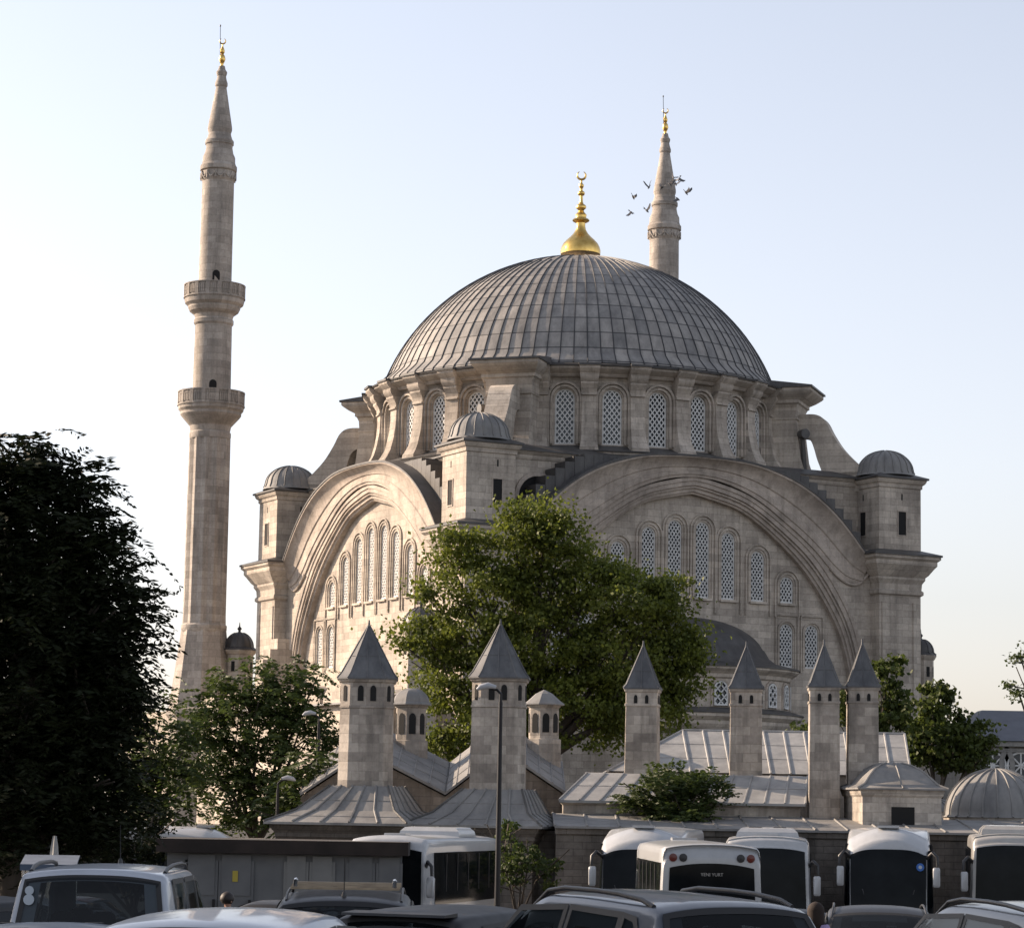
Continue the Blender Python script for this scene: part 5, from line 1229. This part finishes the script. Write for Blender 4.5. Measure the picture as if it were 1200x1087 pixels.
        if mirrors:
            y0 = hw(h-.3, 2.6); zt_ = H-1.1
            b = MB(); b.tube([(h-.35, s*(y0-.05), zt_+.25), (h+.05, s*(y0+.12), zt_+.42), (h+.1, s*(y0+.24), zt_+.3), (h+.1, s*(y0+.25), zt_+.05)], [.05, .05, .045, .04], 8)
            arm = b.build('mirror_arm', M['blacktrim'], root, ang=50)
            b = MB(); b.loft([[(h+.1-dd, s*(y0+.22)+a*.10*sc, zt_-.25+c_*.27*sc) for a, c_ in ((-1, -.85), (-.7, -1), (.7, -1), (1, -.85), (1, .85), (.7, 1), (-.7, 1), (-1, .85))] for dd, sc in ((-.07, .8), (-.03, 1), (.08, 1), (.12, .8))])
            b.build('mirror', PA['bus'], arm, ang=40)
        b = MB(); b.lathe([(.0, 0), (.14, 0), (.15, .03), (.0, .05)], 14); hl = b.build('headlight', M['clearlens'], root); hl.rotation_euler = (0, pi/2, 0); hl.location = (h-.04, s*(W/2-.45), .75)
        if rearview:
            for kx, (dy, m_) in enumerate(((.0, 'redlens'), (.22, 'blacktrim'))):
                b = MB(); b.lathe([(.0, 0), (.085, 0), (.09, .02), (.0, .035)], 16); o = b.build('tail_light', M[m_], root); o.rotation_euler = (0, -pi/2, 0); o.location = (xprof(H-.32, True)-.01, s*(W/2-.30-dy), H-.33)
    for s in (-.45, .45):
        b = MB(); b.tube([(h+.02, s*.2, 1.05), (h-.02, s, 1.15), (h-.06, s*1.6, 2.0)], .018, 5); b.build('wiper', M['blacktrim'], root)
    b = MB(); b.box(h-.01, h+.02, -.26, .26, .5, .62); b.box(-h-.02, -h+.01, -.26, .26, .7, .82); b.build('number_plate', M['plate'], root, ang=0)
    if ac:
        for xc in ac:
            b = MB(); b.loft([[(xc-.9*s_, -.85*s_, z), (xc+.9*s_, -.85*s_, z), (xc+.9*s_, .85*s_, z), (xc-.9*s_, .85*s_, z)] for z, s_ in ((H-.05, 1.05), (H+.1, 1.0), (H+.2, .88), (H+.22, .7))])
            o = b.build('air_conditioner', PA[pa], root, ang=30)
            b = MB()
            for yy in (-.35, .35): b.box(xc-.5, xc+.5, yy-.18, yy+.18, H+.215, H+.235)
            b.build('grille', M['blacktrim'], o, ang=0)
    b = MB(); b.box(h-1.4, h-.9, -.3, .3, H-.02, H+.05); b.build('roof_hatch', PA[pa], root, ang=0)
    if text:
        cu = bpy.data.curves.new('rear_lettering', 'FONT'); cu.body = text; cu.size = .10; cu.align_x = 'CENTER'; cu.extrude = .002
        o = bpy.data.objects.new('rear_lettering', cu); COL.objects.link(o); bpy.context.view_layer.update()
        me = bpy.data.meshes.new_from_object(o.evaluated_get(bpy.context.evaluated_depsgraph_get())); bpy.data.objects.remove(o)
        o = bpy.data.objects.new('rear_lettering', me); COL.objects.link(o); me.materials.clear(); me.materials.append(PA['cream']); o.parent = root
        o.rotation_euler = (pi/2, 0, -pi/2); o.location = (xprof(H-.72, True)-.03, 0, H-.72)
    return root
DN = -pi/2
bus('coach', 'white-roofed coach with a black front, parked left of the small white bus', 750, 79, DN-.13, 'bus', 10.8, 2.5, 3.5, 'dome', top=969)
bus('minibus', 'small white bus seen from behind, two round lamps at each upper corner', 834, 62, UPH+.03, 'bus', 7.5, 2.3, 3.0, 'square', rearview=True, top=987, mirrors=False, text='YENI YURT')
bus('coach', 'square-fronted coach half hidden behind the small white bus', 899, 79.5, DN-.10, 'bus', 10.6, 2.5, 3.5, 'flat', top=979, ac=(0.5, 3.2))
bus('coach', 'round-topped white coach facing the camera below the domed hut', 1041, 79.5, DN-.15, 'bus', 10.8, 2.5, 3.6, 'dome', top=969)
bus('coach', 'flat-fronted white coach at the right edge with a roof unit', 1189, 79.5, DN-.16, 'cream', 10.6, 2.5, 3.5, 'flat', top=976, ac=(3.6, 0))
bus('coach', 'short white bus turned aside behind the flat-roofed booth, left of the tall lamp', 450, 75, DN-.24, 'bus', 8.2, 2.35, 3.3, 'flat', top=978, ac=(-1.2,))
bus('coach', 'white coach seen side-on behind the booth on the left, only its roof showing', 285, 78, .02, 'cream', 9.0, 2.5, 3.3, 'dome', top=969)
M['blue'] = mat('blue sticker', (.03, .12, .4), .5)
M['canvas0'] = mat('pale sticker print', (.4, .45, .5), .5)
rc = [o for o in COL.objects if o.parent is None and str(o.get('label', '')).startswith('round-topped')][0]
b = MB(); b.lathe([(0, 0), (.11, 0), (.11, .01), (0, .012)], 20); b.k = 1; b.lathe([(0, .012), (.05, .012), (.05, .02), (0, .021)], 16)
o = b.build('round_sticker', [M['blue'], M['canvas0']], rc, ang=0); o.rotation_euler = (0, pi/2, 0); o.location = (5.34, .88, 2.62)

# ================================================================== MARKET ITEMS ON THE LEFT
M['awning'] = noise_col(mat('pale blue canvas', (.09, .12, .17), .85), (.06, .085, .13), (.11, .145, .2), 3)
aw = thing('market_stall', 'small stall with a pale blue canvas awning in the shade at far left', 'stall', (xat(60, 1000, 44), 44, g(44)), .12)
hh = zat(60, 1004, 44)-g(44)
b = MB(); b.loft([[(-.45, -.8, hh-.13), (.45, -.8, hh-.13), (.45, .5, hh+.0), (-.45, .5, hh+.0)], [(-.45, -.8, hh-.1), (.45, -.8, hh-.1), (.45, .5, hh+.03), (-.45, .5, hh+.03)]]); b.box(-.45, .45, -.82, -.79, hh-.2, hh-.1); b.build('awning', M['awning'], aw, ang=0)
for x in (-.4, .4):
    for y in (-.7, .4): b = MB(); b.tube([(x, y, 0), (x, y, hh-.19+.21*(y > 0))], .025, 6); b.build('post', M['chrome'], aw)
b = MB(); b.box(-.42, .42, -.5, .3, .0, .85); b.build('counter', M['wood'], aw, ang=0)
M['canvas'] = noise_col(mat('white canvas', (.6, .6, .58), .8), (.25, .25, .24), (.36, .36, .35), 4)
um = thing('closed_parasol', 'closed white parasol standing behind the blue awning', 'parasol', (xat(64, 985, 46.5), 46.5, g(46.5)), 0)
ht = zat(64, 979, 46.5)-g(46.5); b = MB(); b.lathe([(.03, 0), (.025, ht-1.0)], 8); b.lathe([(.25, 0), (.25, .08), (.04, .12)], 12); b.build('pole', M['chrome'], um)
b = MB(); b.lathe([(.10, ht-1.5), (.13, ht-1.3), (.10, ht-.7), (.05, ht-.2), (.015, ht)], 12, mod=lambda j, z: .02*(j % 2)); b.build('canopy', M['canvas'], um, ang=20)

# ================================================================== PEOPLE
M['skin'] = mat('skin', (.36, .2, .14), .55); M['hair_d'] = mat('dark hair', (.015, .01, .008), .6); M['hair_b'] = mat('brown hair', (.016, .008, .005), .85)
M['lilac'] = mat('lilac shirt', (.32, .25, .42), .85); M['darkcloth'] = mat('dark cloth', (.02, .02, .03), .9)
def skinned(name, V, E, R, m, parent):
    me = bpy.data.meshes.new(name); me.from_pydata(V, E, []); me.materials.append(m); o = bpy.data.objects.new(name, me); COL.objects.link(o); o.parent = parent
    md = o.modifiers.new('Skin', 'SKIN'); md.use_smooth_shade = True
    for i, r in enumerate(R):
        sv = me.skin_vertices[0].data[i]; sv.radius = (r, r) if not isinstance(r, tuple) else r; sv.use_root = (i == 0)
    s = o.modifiers.new('Subdivision', 'SUBSURF'); s.levels = 1; s.render_levels = 2; return o
def person(label, px, ytop, D, rz, shirt, hair, long_hair, Ht=None):
    z0 = g(D); zt = zat(px, ytop, D)-z0; k = zt/1.72
    root = thing('person', label, 'person', (xat(px, ytop+10, D), D, z0), rz); root.scale = (k, k, k)
    V = [(0, 0, .93), (0, 0, 1.1), (0, .0, 1.3), (0, 0, 1.44), (0, 0, 1.50), (0, .01, 1.56), (0, 0, 1.64)]; R = [(.15, .11), (.13, .1), (.16, .11), (.08, .07), .05, .075, .085]; E = [(0, 1), (1, 2), (2, 3), (3, 4), (4, 5), (5, 6)]
    for s in (-1, 1):
        b0 = len(V); V += [(s*.17, 0, 1.40), (s*.22, .03, 1.12), (s*.23, -.04, .90), (s*.23, -.06, .82)]; R += [.06, .045, .032, (.035, .018)]; E += [(2, b0), (b0, b0+1), (b0+1, b0+2), (b0+2, b0+3)]
        for j, (dx, l) in enumerate(((-.03, .075), (-.01, .085), (.01, .08), (.03, .065))):
            c = len(V); V += [(s*.23+dx*.3, -.06+dx, .78), (s*.225, -.07+dx, .78-l)]; R += [.009, .008]; E += [(b0+3, c), (c, c+1)]
        c = len(V); V += [(s*.21, -.12, .80), (s*.2, -.13, .76)]; R += [.010, .009]; E += [(b0+3, c), (c, c+1)]
        b1 = len(V); V += [(s*.09, 0, .82), (s*.10, -.01, .48), (s*.10, .02, .09), (s*.10, -.12, .04)]; R += [.085, .06, .04, (.04, .03)]; E += [(0, b1), (b1, b1+1), (b1+1, b1+2), (b1+2, b1+3)]
    skinned('body', V, E, R, M['skin'], root)
    Vs = [(0, 0, .95), (0, 0, 1.1), (0, 0, 1.3), (0, 0, 1.43), (-.18, 0, 1.4), (-.23, .03, 1.15), (.18, 0, 1.4), (.23, .03, 1.15)]; skinned('shirt', Vs, [(0, 1), (1, 2), (2, 3), (2, 4), (4, 5), (2, 6), (6, 7)], [(.17, .13), (.15, .12), (.18, .13), (.09, .08), .075, .06, .075, .06], shirt, root)
    Vt = [(0, 0, .95), (-.09, 0, .8), (-.1, -.01, .48), (-.1, .02, .12), (.09, 0, .8), (.1, -.01, .48), (.1, .02, .12)]; skinned('trousers', Vt, [(0, 1), (1, 2), (2, 3), (0, 4), (4, 5), (5, 6)], [(.165, .125), .1, .08, .06, .1, .08, .06], M['darkcloth'], root)
    b = MB(); b.lathe([(.02, 1.80)]+[(.138*cos(radians(a)), 1.66+.138*sin(radians(a))) for a in range(75, -20, -12)]+([(.14, 1.56), (.14, 1.48), (.11, 1.38), (.03, 1.36)] if long_hair else [(.09, 1.57), (.03, 1.55)]), 16, 0, .025); b.build('hair', hair, root, ang=60)
    b = MB(); b.lathe([(.004, 1.66), (.013, 1.615), (.015, 1.60), (.004, 1.592)], 8, 0, -.092)
    for s in (-1, 1): b.lathe([(.004, 1.655), (.012, 1.645), (.004, 1.636)], 8, s*.033, -.083)
    b.build('face_features', M['skin'], root)
person('person with brown shoulder-length hair and a lilac top, standing by the dark parked car', 957, 1062, 36.5, 2.5, M['lilac'], M['hair_b'], True)
person('person with short dark hair, head just showing before the grey service doors', 267, 1049, 45, .9, M['darkcloth'], M['hair_d'], False)

# ================================================================== PIGEONS
M['bird'] = noise_col(mat('grey pigeon feathers', (.1, .1, .11), .8), (.05, .05, .055), (.16, .16, .17), 8)
def bird_mesh(flap):
    b = MB(); b.loft([[(r*cos(2*pi*j/8), y, r*sin(2*pi*j/8)) for j in range(8)] for y, r in ((-.17, .012), (-.15, .03), (-.12, .034), (-.08, .05), (0, .06), (.08, .045), (.14, .02), (.16, .012))])
    b.loft([[(-.02, .12, z), (.02, .12, z), (.055, .27, z), (-.055, .27, z)] for z in (-.006, .006)])
    for s in (-1, 1):
        W_ = [(.04, -.06, .07, 0), (.16, -.10, .06, .5), (.26, -.05, .08, .9), (.34, .05, .10, 1.0)]
        b.loft([[(s*x*cos(flap*.6), y0, z*flap*.35+.02), (s*x*cos(flap*.6), y1, z*flap*.35+.02), (s*x*cos(flap*.6), y1, z*flap*.35+.03), (s*x*cos(flap*.6), y0, z*flap*.35+.032)] for x, y0, y1, z in W_])
    return b
first = None
BL = [(760.4, 219.6, 'topmost pigeon left of the far minaret spire'), (742, 231, 'pigeon gliding upper far left of the minaret spire, above one other'), (739.8, 249, 'lowest pigeon at the far left of the flock'), (758, 247, 'small pigeon low and close to the left of the minaret ring'), (789, 208, 'pigeon crossing the right edge of the minaret spire, top'), (796, 210, 'topmost pigeon clear of the spire on its right'), (785, 216, 'pigeon flying in front of the right half of the spire'), (776, 220, 'pigeon against the middle of the spire'), (794, 233, 'pigeon beside the narrow waist below the spire on the right'), (804, 226, 'pigeon farthest right of the minaret'), (792, 216, 'pigeon just off the right side of the spire, under two others')]
meshes = []
for i, (px, py, lab) in enumerate(BL):
    fl = (1.1, .5, -.6)[i % 3]
    if i < 3:
        o = bird_mesh(fl).build('pigeon', M['bird'], None, ang=50); meshes.append(o)
    else:
        o = meshes[i % 3].copy(); COL.objects.link(o)
    o.location = at(px, py, 192+(i*7 % 5)); o.rotation_euler = (random.uniform(.6, 1.3), random.uniform(-.7, .7), random.uniform(-1.5, 1.5)); o.scale = (1.25,)*3
    tag(o, lab, 'bird', 'pigeons circling the far minaret')

# two unseen trees added just left of the view to shade the near cars
src = [o for o in COL.objects if o.name.startswith('dark_tree') and o.parent is None][0]
for (x, y, sc, rz, lab) in ((-12.2, 29.5, 1.3, 1.1, 'nearer dark tree added unseen beyond the left edge to shade the parked cars'), (-13.2, 37.0, 1.25, 2.3, 'second dark tree added unseen for shade, between the near one and the huge one')):
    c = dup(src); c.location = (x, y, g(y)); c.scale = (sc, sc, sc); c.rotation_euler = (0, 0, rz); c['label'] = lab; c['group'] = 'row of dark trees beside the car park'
src['group'] = 'row of dark trees beside the car park'

# worn round stickers on the rear window of the white van
vn = [o for o in COL.objects if o.name.startswith('parked_van') and o.parent is None][0]
for z, r in ((1.60, .045), (1.51, .055)):
    b = MB(); b.lathe([(0, 0), (r, 0), (r, .004), (0, .005)], 14); o = b.build('sticker', M['canvas0'], vn, ang=0); o.rotation_euler = (0, -pi/2, 0); o.location = (-2.2+.13+(z-1.5)*.18-.035, .62, z)
